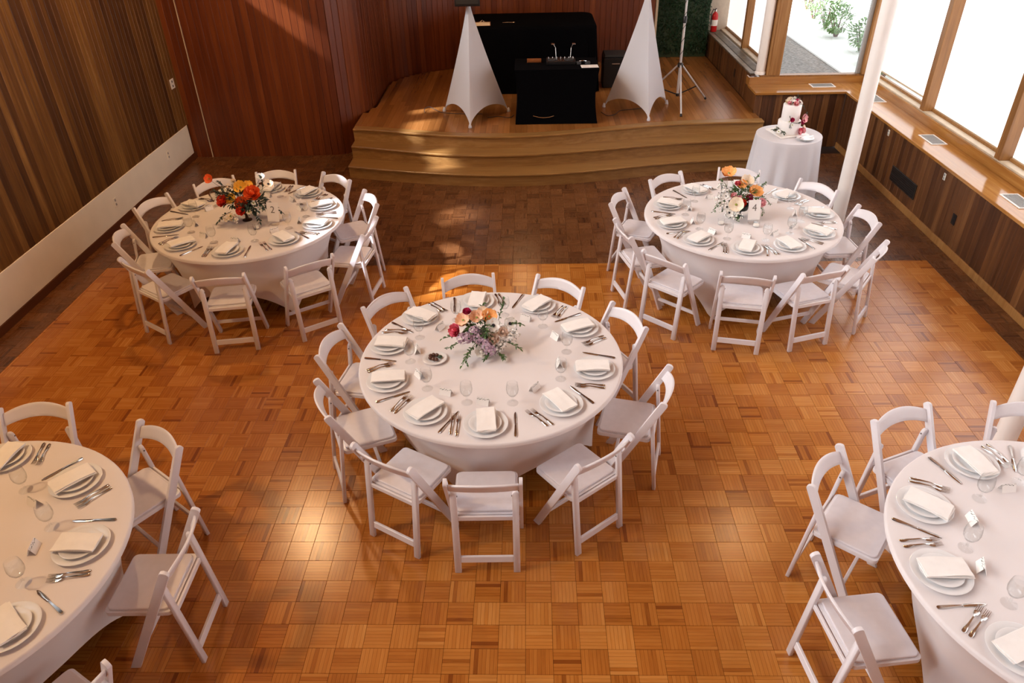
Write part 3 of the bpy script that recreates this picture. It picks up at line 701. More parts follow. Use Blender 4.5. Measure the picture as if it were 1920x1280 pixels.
def section_loft(mb, secs):
    """secs: (y, halfwidth, z, thickness) -> flat bar"""
    vs = []
    for y, hw, z, th in secs: vs += [(-hw, y, z), (0, y, z-th*0.3), (hw, y, z), (hw*0.7, y, z+th), (-hw*0.7, y, z+th)]
    n = 5; k = len(secs); fs = [(i*n+j, i*n+(j+1) % n, (i+1)*n+(j+1) % n, (i+1)*n+j) for i in range(k-1) for j in range(n)]
    fs += [tuple(range(n))[::-1], tuple((k-1)*n+j for j in range(n))]; mb.add(vs, fs)
mb = MB()
section_loft(mb, [(-0.100, 0.004, 0.002, 0.002), (-0.094, 0.0095, 0.002, 0.0028), (-0.075, 0.0100, 0.003, 0.003), (-0.04, 0.0055, 0.006, 0.0028), (0.0, 0.0040, 0.010, 0.0028), (0.025, 0.0045, 0.008, 0.0026), (0.035, 0.0105, 0.005, 0.002), (0.05, 0.0125, 0.003, 0.0018), (0.062, 0.0125, 0.003, 0.0018)])
for k in range(4): section_loft(mb, [(0.060, 0.0018, 0.003, 0.0018), (0.080, 0.0016, 0.0045, 0.0018), (0.100, 0.0009, 0.009, 0.001)]) or None; mb.v[-15:] = [(x+(-0.0105+0.007*k), y, z) for x, y, z in mb.v[-15:]]
fork = mb.mesh('fork', M['steel'], smooth=True)
mb = MB(); section_loft(mb, [(-0.118, 0.004, 0.001, 0.004), (-0.112, 0.0095, 0.001, 0.0055), (-0.09, 0.0100, 0.001, 0.006), (-0.04, 0.0065, 0.001, 0.006), (0.0, 0.0060, 0.001, 0.005), (0.012, 0.0085, 0.0012, 0.003), (0.06, 0.0100, 0.0012, 0.0026), (0.10, 0.0088, 0.0012, 0.0022), (0.118, 0.003, 0.0012, 0.0016)])
knife = mb.mesh('knife', M['steel'], smooth=True)
gl_prof = [(0.0, 0.0), (0.036, 0.0), (0.037, 0.002), (0.020, 0.005), (0.007, 0.010), (0.0055, 0.025), (0.006, 0.050), (0.012, 0.058), (0.026, 0.068), (0.037, 0.088), (0.0405, 0.110), (0.0385, 0.135), (0.034, 0.160), (0.0328, 0.160), (0.0372, 0.135), (0.0392, 0.110), (0.0357, 0.088), (0.025, 0.070), (0.010, 0.062), (0.0, 0.061)]
goblet_m = MB().lathe(gl_prof, 32).mesh('goblet', M['glass'], smooth=True)
water_m = MB().lathe([(0.0, 0.0625), (0.010, 0.0635), (0.0245, 0.0715), (0.0350, 0.089), (0.0385, 0.110), (0.0370, 0.132), (0.0, 0.132)], 32).mesh('water', M['water'], smooth=True)
card_m = MB().add([(-0.04, -0.022, 0), (0.04, -0.022, 0), (0.04, 0, 0.048), (-0.04, 0, 0.048), (0.04, 0.022, 0), (-0.04, 0.022, 0), (-0.04, -0.0212, 0), (0.04, -0.0212, 0), (0.04, 0, 0.0468), (-0.04, 0, 0.0468), (0.04, 0.0212, 0), (-0.04, 0.0212, 0)],
                [(0, 1, 2, 3), (3, 2, 4, 5), (6, 9, 8, 7), (9, 11, 10, 8), (0, 6, 7, 1), (4, 10, 11, 5), (1, 7, 8, 2), (2, 8, 10, 4), (0, 3, 9, 6), (3, 5, 11, 9)]).mesh('place_card', M['card'])
mb = MB(); rg = random.Random(3)
for sy in (-1, 1):
    for k in range(11):
        u = -0.036+0.072*k/10; h = rg.uniform(0.034, 0.045); s_ = rg.uniform(0.003, 0.0055); a = rg.uniform(-1, 1)
        c = Vector((u, sy*0.022*(1-h/0.048), h)); ex = Vector((math.cos(a), 0, math.sin(a)*0.9)); dn = Vector((0, sy*-0.0, 0))
        n_ = Vector((0, sy*0.909, 0.417)); ey = n_.cross(ex).normalized(); c = c+n_*0.0006
        mb.add([c-ex*s_, c+ey*s_*0.45, c+ex*s_, c-ey*s_*0.45], [(0, 1, 2, 3)])
sprig_m = mb.mesh('printed_sprig', M['ink'], weld=False)

# plate angle, radius from the table centre
PL = {
 'C': [(137, .77), (101, .76), (64, .76), (29, .73), (-13, .73), (-49, .72), (-90, .74), (-122, .73), (-157, .74), (169, .75)],
 'L': [(156, .74), (-164, .74), (-127, .74), (-87, .73), (-46, .70), (-14, .74), (22, .72), (55, .75), (90, .75), (124, .74)],
 'R': [(159, .71), (-165, .72), (-134, .74), (-100, .73), (-69, .72), (-35, .73), (0, .73), (39, .71), (118, .71), (77, .73)],
 'FL': [(97, .75), (52, .70), (7, .71), (-33, .73)],
 'FR': [(108, .74), (149, .74), (-176, .75), (-142, .76), (74, .74)],
}
NAPROT = {('C', 0): 78, ('C', 1): 8, ('C', 2): -28, ('C', 3): 50, ('C', 4): 62, ('C', 5): -10, ('C', 6): 2, ('C', 7): 12, ('C', 8): 45, ('C', 9): 62}
rg = random.Random(11)
for tk, lst in PL.items():
    cx, cy = TABLES[tk]; od = order(tk, [a for a, r in lst]); tn = TNAME[tk]
    for i, (a, rr) in enumerate(lst):
        e = Vector((math.cos(R(a)), math.sin(R(a)), 0)); tt = Vector((e.y, -e.x, 0)) * -1   # tt = diner's right hand, facing the centre
        rz = R(a+90)                                    # local +Y towards the centre
        inward = -e
        right = Vector((inward.y, -inward.x, 0))
        base = Vector((cx, cy, TZ+0.001))
        where = 'at the %s place %s from the stage, %s' % (od[i], TURN.get(tk, 'clockwise'), tn)
        def put(me, name, rad, side, z, rot, lab, cat):
            o = obj(name, me); o.location = base + e*rad + right*side + Vector((0, 0, z)); o.rotation_euler = (0, 0, rot)
            return tag(o, lab + ' ' + where, cat, '%ss on the %s' % (cat, tn))
        j = lambda s=1.0: rg.uniform(-1, 1)*s
        put(dinner, 'dinner_plate', rr, 0, 0, rz, 'large white plate', 'plate')
        put(salad, 'salad_plate', rr+j(.004), j(.004), 0.0115, rz, 'small white plate', 'plate')
        nr = NAPROT.get((tk, i), None)
        # napkins lie across the plate, roughly towards the table centre
        put(rg.choice(napkins), 'napkin', rr-0.012, j(.006), 0.0345, rz+R(rg.uniform(-18, 18)), 'folded white napkin', 'napkin')
        fa = rz+j(.12); fo = j(.012)
        put(fork, 'fork', rr+fo, -0.205+j(.006), 0.001, fa, 'outer silver fork', 'fork')
        put(fork, 'fork', rr+fo+0.005+j(.01), -0.172+j(.004), 0.001, fa+j(.05), 'inner silver fork', 'fork')
        put(knife, 'knife', rr+j(.015), 0.178+j(.008), 0.001, rz+j(.10), 'silver table knife', 'knife')
        g = put(goblet_m, 'water_goblet', rr-0.215+j(.012), 0.175+j(.02), 0.0005, 0, 'clear stemmed water glass', 'glass')
        obj('water', water_m, g)
        c = put(card_m, 'place_card', rr-0.225+j(.02), j(.03), 0.0005, rz+j(.5), 'small white tent card', 'card')
        obj('printed_sprig', sprig_m, c)

# ------------------------------------------------------------------ flowers
def rotmat(dirv, roll=0.0):
    return Vector(dirv).normalized().to_track_quat('Z', 'Y').to_matrix().to_4x4() @ Matrix.Rotation(roll, 4, 'Z')
def petal_ring(mb, n, r0, r1, wid, cup, z0=0.0, twist=0.0, jit=0.12, nu=5, nv=5, ruffle=0.0):
    for k in range(n):
        a = 2*math.pi*k/n + twist + random.uniform(-jit, jit); ww = wid*random.uniform(0.9, 1.1); cc = cup*random.uniform(0.85, 1.15); ph = random.uniform(0, 6)
        ca, sa = math.cos(a), math.sin(a)
        def fn(u, v):
            x = r0+(r1-r0)*v; sh = math.sin(math.pi*min(0.97, 0.12+0.80*v))**0.6; y = (u-0.5)*2*ww*sh
            z = z0 + cc*(v**1.6) + 0.25*ww*((u-0.5)*2)**2*v + ruffle*math.sin(9*u+ph)*v
            return x*ca-y*sa, x*sa+y*ca, z
        mb.grid(fn, nu, nv)
def flower(parent, kind, pos, s, mat, face=(0, -0.5, 1), name=None):
    """one bloom as a part of its arrangement; its centre is a sub-part"""
    T_ = Matrix.Translation(Vector(pos)) @ rotmat(face, random.uniform(0, 6)); mb = MB(); cen = None
    if kind == 'poppy':
        petal_ring(mb, 3, 0.1*s, s, 0.75*s, 0.42*s, 0, ruffle=0.05*s); petal_ring(mb, 3, 0.1*s, s*0.95, 0.7*s, 0.5*s, 0.02*s, twist=1.0, ruffle=0.05*s); cen = (M['greenc'], 0.17*s, 0.18*s)
    elif kind == 'anemone':
        petal_ring(mb, 5, 0.1*s, s, 0.5*s, 0.22*s); petal_ring(mb, 5, 0.1*s, s*0.85, 0.45*s, 0.3*s, 0.02*s, twist=0.6); cen = (M['darkc'], 0.24*s, 0.10*s)
    elif kind == 'ranunculus':
        for q, (n, r1, cup) in enumerate(((7, 1.0, 0.35), (7, 0.88, 0.62), (6, 0.70, 0.80), (5, 0.50, 0.90), (4, 0.30, 0.94))): petal_ring(mb, n, 0.08*s, r1*s, 0.5*r1*s, cup*s, 0.02*s*q, twist=q*0.7)
        mb.ball((0, 0, 0.55*s), 0.32*s, 8)
    elif kind == 'daisy':
        petal_ring(mb, 9, 0.1*s, s, 0.25*s, 0.1*s, nu=3, nv=4); cen = (M['greenc'], 0.3*s, 0.05*s)
    mb.xf(T_); f = mb.build(name or kind, mat, smooth=True, weld=False); child_world(f, parent)
    if cen:
        c = MB().ball((0, 0, cen[2]), cen[1], 8, (1, 1, 0.6)).xf(T_).build('flower_centre', cen[0], smooth=True); c.parent = f; c.matrix_parent_inverse = f.matrix_parent_inverse.inverted() @ f.matrix_parent_inverse
        c.matrix_parent_inverse = Matrix.Identity(4)
    return f
def cluster(parent, pos, rx, ry, rz_, n, s, mat, name='lilac_cluster'):
    mb = MB()
    for k in range(n):
        d = Vector((random.gauss(0, 1), random.gauss(0, 1), random.gauss(0, 1)+0.3)).normalized(); c = Vector((pos[0]+d.x*rx, pos[1]+d.y*ry, pos[2]+d.z*rz_))
        q = MB(); petal_ring(q, 4, 0.1*s, s, 0.45*s, 0.15*s, nu=3, nv=3); q.xf(Matrix.Translation(c) @ rotmat(d, random.uniform(0, 6))); mb.add(q.v, q.f)
    o = mb.build(name, mat, weld=False); child_world(o, parent); return o
def leaf_at(mb, p, d, L, wd, droop=0.25):
    d = Vector(d).normalized(); a = Vector((0, 0, 1)) if abs(d.z) < 0.9 else Vector((1, 0, 0)); s_ = d.cross(a).normalized(); n = s_.cross(d)
    p = Vector(p); q = [p, p+d*L*0.35+s_*wd+n*0.1*L, p+d*L*0.35-n*0.03*L, p+d*L*0.35-s_*wd+n*0.1*L, p+d*L*0.72+s_*wd*0.7-n*0.02*L, p+d*L*0.72-n*0.12*L, p+d*L*0.72-s_*wd*0.7-n*0.02*L, p+d*L-n*droop*L]
    mb.add(q, [(0, 1, 2), (0, 2, 3), (1, 4, 5, 2), (2, 5, 6, 3), (4, 7, 5), (5, 7, 6)])
def sprig(parent, pts, nl, L, wd, mat, name='greenery_sprig', white=False):
    """a curved stem with leaves along it"""
    pts = [Vector(p) for p in pts]; mb = MB()
    def bz(t):
        if len(pts) == 2: return pts[0].lerp(pts[1], t)
        return pts[0]*(1-t)**2 + pts[1]*2*t*(1-t) + pts[2]*t*t
    line = [bz(k/7) for k in range(8)]; mb.tube(line, [0.0022]*7+[0.0010], 5)
    for k in range(nl):
        t = 0.2+0.8*k/max(1, nl-1); p = bz(t); d = (bz(min(1, t+0.05))-bz(t-0.05)).normalized()
        o_ = Vector((random.uniform(-1, 1), random.uniform(-1, 1), random.uniform(-0.4, 0.9))); leaf_at(mb, p, d*0.6+o_*0.8, L*random.uniform(0.7, 1.2), wd*random.uniform(0.8, 1.2))
    o = mb.build(name, mat, weld=False); child_world(o, parent)
    return o
def spray(parent, pos, rad, n, s, mat, name='blossom_spray', up_=0.4):
    """airy spray of small white blossoms on thin stems"""
    st = MB(); bl = MB(); p0 = Vector(pos)-Vector((0, 0, rad*0.8))
    for k in range(n):
        d = Vector((random.gauss(0, 1), random.gauss(0, 1), random.gauss(up_, 0.8))).normalized(); e = Vector(pos)+d*rad*random.uniform(0.5, 1.0)
        if k % 3 == 0: st.tube([p0, Vector(pos).lerp(e, 0.4), e], 0.0009, 4)
        q = MB(); petal_ring(q, 5, 0.05*s, s, 0.5*s, 0.2*s, nu=3, nv=3); q.xf(Matrix.Translation(e) @ rotmat(d, random.uniform(0, 6))); bl.add(q.v, q.f)
        if k % 2 == 0: leaf_at(st, e-d*0.012, d+Vector((random.uniform(-.6, .6), random.uniform(-.6, .6), 0)), 0.016, 0.0035)
    o = st.build(name, M['leaf_d'], weld=False); child_world(o, parent)
    b = bl.build('blossoms', mat, weld=False); b.parent = o
    return o
def compote(parent, loc, r, h, mat):
    return child_world(MB().lathe([(0.0, 0.0), (r*0.55, 0.0), (r*0.55, 0.006), (r*0.2, 0.014), (r*0.14, h*0.35), (r*0.3, h*0.48), (r*0.85, h*0.62), (r, h*0.98), (r*0.93, h), (r*0.78, h*0.68), (0.0, h*0.56)], 32, loc).build('compote_vase', mat, smooth=True), parent)
def stems(parent, base, ends, mat):
    mb = MB()
    for e in ends: mb.tube([base, tuple((Vector(base)+Vector(e))*0.5+Vector((0, 0, 0.02))), tuple(Vector(e)-Vector((0, 0, 0.004)))], 0.0016, 5)
    child_world(mb.build('stems', mat, weld=False), parent)
random.seed(21)
TOPZ = TZ+0.001
def mass(parent, c, rx, rz_, n, mat, L=0.045, wd=0.011):
    mb = MB()
    for k in range(n):
        d = Vector((random.gauss(0, 1), random.gauss(0, 1), random.gauss(0.2, 0.8))).normalized(); p = Vector(c)+Vector((d.x*rx, d.y*rx, d.z*rz_))*random.uniform(0.5, 1.0)
        leaf_at(mb, p, d+Vector((random.uniform(-.5, .5), random.uniform(-.5, .5), random.uniform(-.4, .4))), L*random.uniform(0.7, 1.3), wd*random.uniform(0.7, 1.3))
    o = mb.build('foliage', mat, weld=False); o['kind'] = 'stuff'; child_world(o, parent)
# centre table: lilac, peach and white
fa = tag(empty('flower_arrangement', (-0.35, 4.32, TOPZ)), 'low bouquet of lilac, peach and white anemone blooms on the middle table', 'flowers', 'table bouquets')
compote(fa, (-0.35, 4.32, TOPZ), 0.085, 0.115, M['whitep'])
mass(fa, (-0.35, 4.33, 0.905), 0.115, 0.06, 170, M['leaf'], 0.040, 0.010); mass(fa, (-0.34, 4.32, 0.86), 0.09, 0.05, 60, M['leaf_d'], 0.034, 0.009)
for kd, pos, s, mt, fc in [('ranunculus', (-0.455, 4.40, 1.005), 0.032, 'magenta', (0, -.3, 1)), ('poppy', (-0.478, 4.37, 0.955), 0.055, 'peach', (-.4, -.5, 1)), ('poppy', (-0.385, 4.38, 0.970), 0.052, 'peach', (-.1, -.5, 1)), ('poppy', (-0.300, 4.39, 0.972), 0.055, 'apricot', (.2, -.6, 1)), ('poppy', (-0.345, 4.42, 0.992), 0.040, 'cream', (0, -.7, 1)),
        ('ranunculus', (-0.530, 4.32, 0.905), 0.050, 'hotpink', (-.7, -.7, .6)), ('anemone', (-0.268, 4.32, 0.945), 0.055, 'whitep', (.1, -.9, .8)), ('anemone', (-0.152, 4.35, 0.940), 0.050, 'whitep', (.4, -.8, .8)), ('ranunculus', (-0.272, 4.27, 0.870), 0.048, 'beige', (.1, -1, .6)), ('ranunculus', (-0.205, 4.30, 0.900), 0.040, 'beige', (.3, -.8, .8)), ('ranunculus', (-0.350, 4.205, 0.805), 0.045, 'whitep', (0, -1, .7))]:
    flower(fa, kd, pos, s, M[mt], fc)
for pos in [(-0.446, 4.245, 0.892), (-0.400, 4.27, 0.928), (-0.335, 4.225, 0.872), (-0.288, 4.19, 0.825), (-0.485, 4.265, 0.876), (-0.37, 4.24, 0.895), (-0.31, 4.20, 0.845)]: cluster(fa, pos, 0.038, 0.038, 0.036, 60, 0.0115, M['lilac'])
for pos in [(-0.150, 4.28, 0.860), (-0.215, 4.25, 0.835), (-0.255, 4.23, 0.805), (-0.12, 4.31, 0.885)]: spray(fa, pos, 0.048, 34, 0.009, M['whitep'])
for pts in [[(-0.42, 4.3, 0.86), (-0.52, 4.25, 0.85), (-0.60, 4.24, 0.80)], [(-0.40, 4.26, 0.83), (-0.44, 4.17, 0.83), (-0.475, 4.065, 0.785)], [(-0.40, 4.25, 0.82), (-0.46, 4.16, 0.82), (-0.445, 4.08, 0.787)], [(-0.28, 4.25, 0.82), (-0.30, 4.16, 0.81), (-0.32, 4.13, 0.787)], [(-0.2, 4.34, 0.92), (-0.12, 4.35, 0.96), (-0.07, 4.35, 0.93)], [(-0.2, 4.28, 0.84), (-0.13, 4.25, 0.84), (-0.085, 4.24, 0.80)], [(-0.24, 4.38, 0.93), (-0.21, 4.41, 1.02), (-0.195, 4.42, 1.10)], [(-0.45, 4.32, 0.87), (-0.56, 4.30, 0.88), (-0.63, 4.30, 0.85)], [(-0.36, 4.42, 0.93), (-0.38, 4.47, 0.99), (-0.33, 4.48, 1.03)], [(-0.24, 4.22, 0.8), (-0.2, 4.16, 0.8), (-0.19, 4.14, 0.787)]]:
    sprig(fa, pts, 16, 0.028, 0.007, M['leaf'])
stems(fa, (-0.35, 4.32, 0.86), [(-0.455, 4.40, 1.0), (-0.3, 4.39, 0.97), (-0.345, 4.42, 0.99), (-0.152, 4.35, 0.94)], M['leaf'])
# left table: orange and yellow
fa = tag(empty('flower_arrangement', (-2.775, 6.58, TOPZ)), 'bouquet of orange ranunculus and yellow poppies in a bronze compote', 'flowers', 'table bouquets')
compote(fa, (-2.775, 6.58, TOPZ), 0.085, 0.15, M['bronze'])
mass(fa, (-2.80, 6.61, 0.96), 0.17, 0.075, 240, M['leaf_b']); mass(fa, (-2.66, 6.57, 0.93), 0.12, 0.075, 170, M['leaf_b'], 0.05, 0.013); mass(fa, (-2.93, 6.61, 1.0), 0.09, 0.05, 90, M['leaf_b'])
for kd, pos, s, mt, fc in [('poppy', (-3.065, 6.62, 1.165), 0.045, 'orange', (-.2, -.9, .5)), ('poppy', (-2.79, 6.64, 1.065), 0.062, 'yellow', (-.1, -.8, .8)), ('poppy', (-2.725, 6.66, 1.070), 0.050, 'yellow', (.2, -.5, 1)), ('poppy', (-2.86, 6.54, 0.985), 0.055, 'yellow', (-.3, -.8, .8)), ('ranunculus', (-2.665, 6.57, 1.020), 0.082, 'orange', (.2, -.7, 1)), ('ranunculus', (-2.945, 6.54, 0.965), 0.062, 'redorange', (-.5, -.8, .8)), ('ranunculus', (-2.765, 6.52, 0.950), 0.066, 'orange', (0, -.9, .8)), ('ranunculus', (-2.775, 6.48, 0.895), 0.046, 'redorange', (0, -1, .4)), ('daisy', (-2.875, 6.45, 0.855), 0.036, 'cream', (-.2, -1, .7)), ('daisy', (-2.905, 6.45, 0.835), 0.030, 'whitep', (-.4, -1, .7)), ('daisy', (-2.835, 6.44, 0.825), 0.030, 'whitep', (.1, -1, .7)), ('daisy', (-2.70, 6.48, 0.885), 0.030, 'cream', (.2, -1, .6)), ('daisy', (-2.645, 6.50, 0.965), 0.026, 'whitep', (.3, -1, .6)), ('anemone', (-2.525, 6.66, 1.090), 0.050, 'cream', (.5, -.6, .9)), ('ranunculus', (-2.855, 6.66, 1.120), 0.026, 'cream', (0, -.5, 1)), ('poppy', (-2.60, 6.69, 1.145), 0.040, 'whitep', (.3, -.5, 1)), ('daisy', (-2.60, 6.50, 0.90), 0.026, 'whitep', (.4, -1, .5)), ('daisy', (-2.93, 6.60, 1.06), 0.024, 'whitep', (-.4, -.8, .7))]:
    flower(fa, kd, pos, s, M[mt], fc)
for pos in [(-2.95, 6.62, 1.045), (-2.90, 6.64, 1.06), (-2.90, 6.44, 0.84), (-2.84, 6.43, 0.83)]: spray(fa, pos, 0.05, 24, 0.010, M['cream'])
for pts in [[(-2.9, 6.6, 0.98), (-3.0, 6.6, 1.04), (-3.06, 6.62, 1.04)], [(-2.88, 6.5, 0.88), (-2.96, 6.45, 0.86), (-3.0, 6.42, 0.80)], [(-2.62, 6.58, 0.93), (-2.50, 6.60, 0.9), (-2.42, 6.58, 0.83)], [(-2.6, 6.64, 1.02), (-2.56, 6.66, 1.09), (-2.59, 6.68, 1.15)], [(-2.66, 6.5, 0.88), (-2.61, 6.46, 0.84), (-2.6, 6.44, 0.79)], [(-2.9, 6.6, 1.0), (-2.98, 6.64, 1.1), (-3.0, 6.66, 1.12)], [(-2.6, 6.58, 0.95), (-2.52, 6.58, 0.94), (-2.49, 6.58, 0.88)]]:
    sprig(fa, pts, 14, 0.036, 0.010, M['leaf_b'])
stems(fa, (-2.775, 6.58, 0.89), [(-3.065, 6.62, 1.16), (-2.79, 6.64, 1.06), (-2.855, 6.66, 1.12), (-2.6, 6.69, 1.14), (-2.525, 6.66, 1.09)], M['leaf_d'])
# right table: peach, cream and pink
fa = tag(empty('flower_arrangement', (1.99, 6.53, TOPZ)), 'bouquet of peach poppies with white blossom in a dark green compote', 'flowers', 'table bouquets')
compote(fa, (1.99, 6.53, TOPZ), 0.08, 0.13, M['dgreen'])
mass(fa, (2.0, 6.56, 0.965), 0.125, 0.075, 190, M['leaf'], 0.042, 0.011); mass(fa, (1.97, 6.55, 0.93), 0.10, 0.06, 60, M['leaf_d'], 0.036, 0.010)
for kd, pos, s, mt, fc in [('poppy', (1.845, 6.58, 1.165), 0.068, 'apricot', (-.1, -.4, 1)), ('poppy', (1.985, 6.58, 1.055), 0.045, 'apricot', (-.1, -.7, .8)), ('poppy', (2.03, 6.60, 1.075), 0.062, 'cream', (.1, -.5, 1)), ('poppy', (2.10, 6.52, 1.000), 0.066, 'apricot', (.2, -.6, 1)), ('ranunculus', (2.04, 6.49, 0.960), 0.036, 'magenta', (.1, -.9, .8)), ('poppy', (1.91, 6.42, 0.925), 0.068, 'cream', (-.2, -1, .6)), ('ranunculus', (1.975, 6.46, 0.925), 0.042, 'redorange', (0, -1, .6)), ('ranunculus', (2.158, 6.48, 0.915), 0.044, 'pinkp', (.3, -1, .6)), ('ranunculus', (1.905, 6.50, 0.975), 0.034, 'pinkp', (-.2, -.8, .8)), ('ranunculus', (1.945, 6.59, 1.06), 0.028, 'hotpink', (-.2, -.6, .9)), ('ranunculus', (1.955, 6.48, 0.965), 0.026, 'pinkp', (0, -.9, .8)), ('anemone', (1.84, 6.45, 0.89), 0.042, 'whitep', (-.4, -1, .6)), ('anemone', (1.86, 6.42, 0.845), 0.040, 'whitep', (-.1, -1, .5)), ('anemone', (1.83, 6.52, 0.97), 0.038, 'whitep', (-.3, -.8, .7))]:
    flower(fa, kd, pos, s, M[mt], fc)
for pos in [(1.825, 6.54, 0.98), (1.77, 6.50, 0.935), (1.80, 6.45, 0.89), (1.875, 6.42, 0.835), (1.80, 6.57, 1.03), (1.93, 6.40, 0.82)]: spray(fa, pos, 0.062, 40, 0.0095, M['whitep'])
for pts in [[(1.86, 6.52, 0.95), (1.76, 6.48, 0.93), (1.71, 6.45, 0.84)], [(1.88, 6.55, 1.0), (1.82, 6.58, 1.06), (1.78, 6.59, 1.10)], [(2.1, 6.52, 0.95), (2.2, 6.53, 0.97), (2.26, 6.53, 0.88)], [(2.1, 6.5, 0.92), (2.19, 6.48, 0.88), (2.18, 6.46, 0.815)], [(2.06, 6.55, 0.98), (2.16, 6.6, 1.03), (2.22, 6.62, 1.05)], [(2.05, 6.58, 1.0), (2.12, 6.64, 1.08), (2.15, 6.66, 1.12)], [(1.93, 6.47, 0.88), (1.92, 6.40, 0.84), (1.93, 6.36, 0.805)]]:
    sprig(fa, pts, 15, 0.030, 0.008, M['leaf'])
stems(fa, (1.99, 6.53, 0.87), [(1.845, 6.58, 1.16), (1.985, 6.58, 1.05), (2.03, 6.6, 1.07), (2.1, 6.52, 0.99)], M['leaf'])

# table number cards in clear holders
def number_card(loc, txt, label, rz=0.0, w_=0.115, h_=0.185):
    t = tag(empty('table_number', loc, rz), label, 'sign', 'table number cards')
    a = R(14)
    c = MB().box(-w_/2, w_/2, -0.0008, 0.0008, 0.035, h_+0.035).build('number_card', M['card'], t); c.rotation_euler = (-a, 0, 0)
    n = obj('number', text_mesh(txt, 0.092, M['greyink']), c); n.rotation_euler = (R(90), 0, 0); n.location = (0, -0.0013, 0.035+h_*0.45)
    h = MB().box(-0.045, 0.045, -0.028, 0.040, 0.0, 0.006).box(-0.03, 0.03, -0.012, -0.004, 0.006, 0.05).build('holder', M['glass'], t)
number_card((-2.475, 6.45, 0.756), '2', 'white table number card reading 2 beside the orange bouquet', R(-6))
number_card((2.085, 6.37, 0.756), '4', 'white table number card reading 4 beside the peach bouquet', R(4))
# small glass votives by the two far bouquets
vm = MB().lathe([(0.0, 0.0), (0.026, 0.0), (0.030, 0.006), (0.032, 0.055), (0.030, 0.055), (0.027, 0.010), (0.0, 0.010)], 20).mesh('votive', M['glass'], smooth=True)
wx = MB().lathe([(0.0, 0.0105), (0.026, 0.0105), (0.027, 0.026), (0.0, 0.027)], 16).mesh('wax', M['whitep'], smooth=True)
for loc, lab in [((-2.62, 6.37, TOPZ), 'small clear glass votive holder beside the orange bouquet'), ((2.09, 6.30, TOPZ), 'small clear glass votive holder in front of the peach bouquet'), ((1.78, 6.36, TOPZ), 'small clear glass votive holder under the white blossom spray')]:
    v = tag(obj('votive_holder', vm), lab, 'candle', 'glass votives'); v.location = loc; obj('wax', wx, v)
# plate of chocolates on the middle table
a = R(-176); pc = (TABLES['C'][0]+0.39*math.cos(a), TABLES['C'][1]+0.39*math.sin(a))
o = obj('side_plate', plate_mesh(0.085, 0.014, 0.55)); o.location = (pc[0], pc[1], TOPZ); tag(o, 'small white plate holding dark chocolates on the middle table', 'plate')
rg = random.Random(5)
for k, (dx, dy, mt) in enumerate([(-.032, .018, 'choc'), (-.012, .030, 'choc'), (.012, .026, 'choc'), (-.030, -.010, 'choc'), (-.008, -.022, 'choc'), (.014, -.028, 'choc'), (.036, .004, 'leaf_d')]):
    o = MB().ball((0, 0, 0.012), 0.016, 10, (1.1, 0.9, 0.75)).build('chocolate' if mt == 'choc' else 'mint_sprig', M[mt], smooth=True)
    o.location = (pc[0]+dx, pc[1]+dy, TOPZ+0.0075); o.rotation_euler = (0, 0, rg.uniform(0, 3))
    tag(o, 'round brown chocolate on the small white plate' if mt == 'choc' else 'dark green sprig beside the chocolates', 'chocolate' if mt == 'choc' else 'garnish', 'chocolates on the small plate' if mt == 'choc' else None)

# ------------------------------------------------------------------ cake table
CX, CY, CR, CZ = 3.175, 8.955, 0.385, 0.755
ct = tag(empty('cake_table', (CX, CY, 0)), 'small round table hidden under the draped white cloth by the steps', 'table')
MB().lathe([(0.0, 0.722), (CR-0.008, 0.722), (CR-0.004, 0.726), (CR-0.004, 0.748), (0.0, 0.75)], 40).build('tabletop', M['frame'], ct)
MB().lathe([(0.0, 0.02), (0.03, 0.02), (0.03, 0.722), (0.0, 0.722)], 16).build('pedestal', M['steel'], ct)
MB().lathe([(0.0, 0.0), (0.25, 0.0), (0.25, 0.012), (0.03, 0.03), (0.0, 0.03)], 24).build('base', M['steel'], ct)
rg = random.Random(9)
phs = [rg.uniform(0, 6) for _ in range(5)]
def drape(u, v):
    th = u*2*math.pi; w_ = v**0.8
    fold = 0.50*math.sin(11*th+phs[0])+0.32*math.sin(17*th+phs[1])+0.22*math.sin(7*th+phs[2])
    r = CR+0.004 + 0.055*v**0.9 + 0.042*w_*fold
    return r*math.cos(th), r*math.sin(th), CZ-0.006-(CZ-0.012)*v
mb = MB().lathe([(0.0, CZ), (CR*0.5, CZ), (CR-0.004, CZ), (CR+0.002, CZ-0.002), (CR+0.004, CZ-0.006)], 160); mb.f = [f for f in mb.f if len(f) == 4]
mb.grid(drape, 160, 16, cu=True)
o = mb.build('tablecloth', M['linen'], smooth=True); o.location = (CX, CY, 0); tag(o, 'pleated white floor-length cloth on the small cake table', 'tablecloth')
KX, KY = 3.160, 8.975; KZ = CZ+0.001
o = MB().box(-0.19, 0.19, -0.19, 0.19, 0.0, 0.018).build('cake_board', M['white_paint'], bevel=0.004); o.location = (3.163, 9.0, KZ); o.rotation_euler = (0, 0, R(14.4)); tag(o, 'square white board under the wedding cake', 'cake board')
ck = tag(empty('wedding_cake', (KX, KY, KZ+0.019)), 'two-tier white cake decorated with pink and white flowers', 'cake')
def tier(r, z0, z1): return child_world(MB().lathe([(0.0, 0.0), (r-0.003, 0.0), (r, 0.004), (r, z1-z0-0.008), (r-0.008, z1-z0), (0.0, z1-z0)], 48, (KX, KY, z0)).build('cake_tier', M['icing'], smooth=True), ck)
z0 = KZ+0.019; tier(0.135, z0, z0+0.150); tier(0.107, z0+0.150, z0+0.345)
zt = z0+0.345
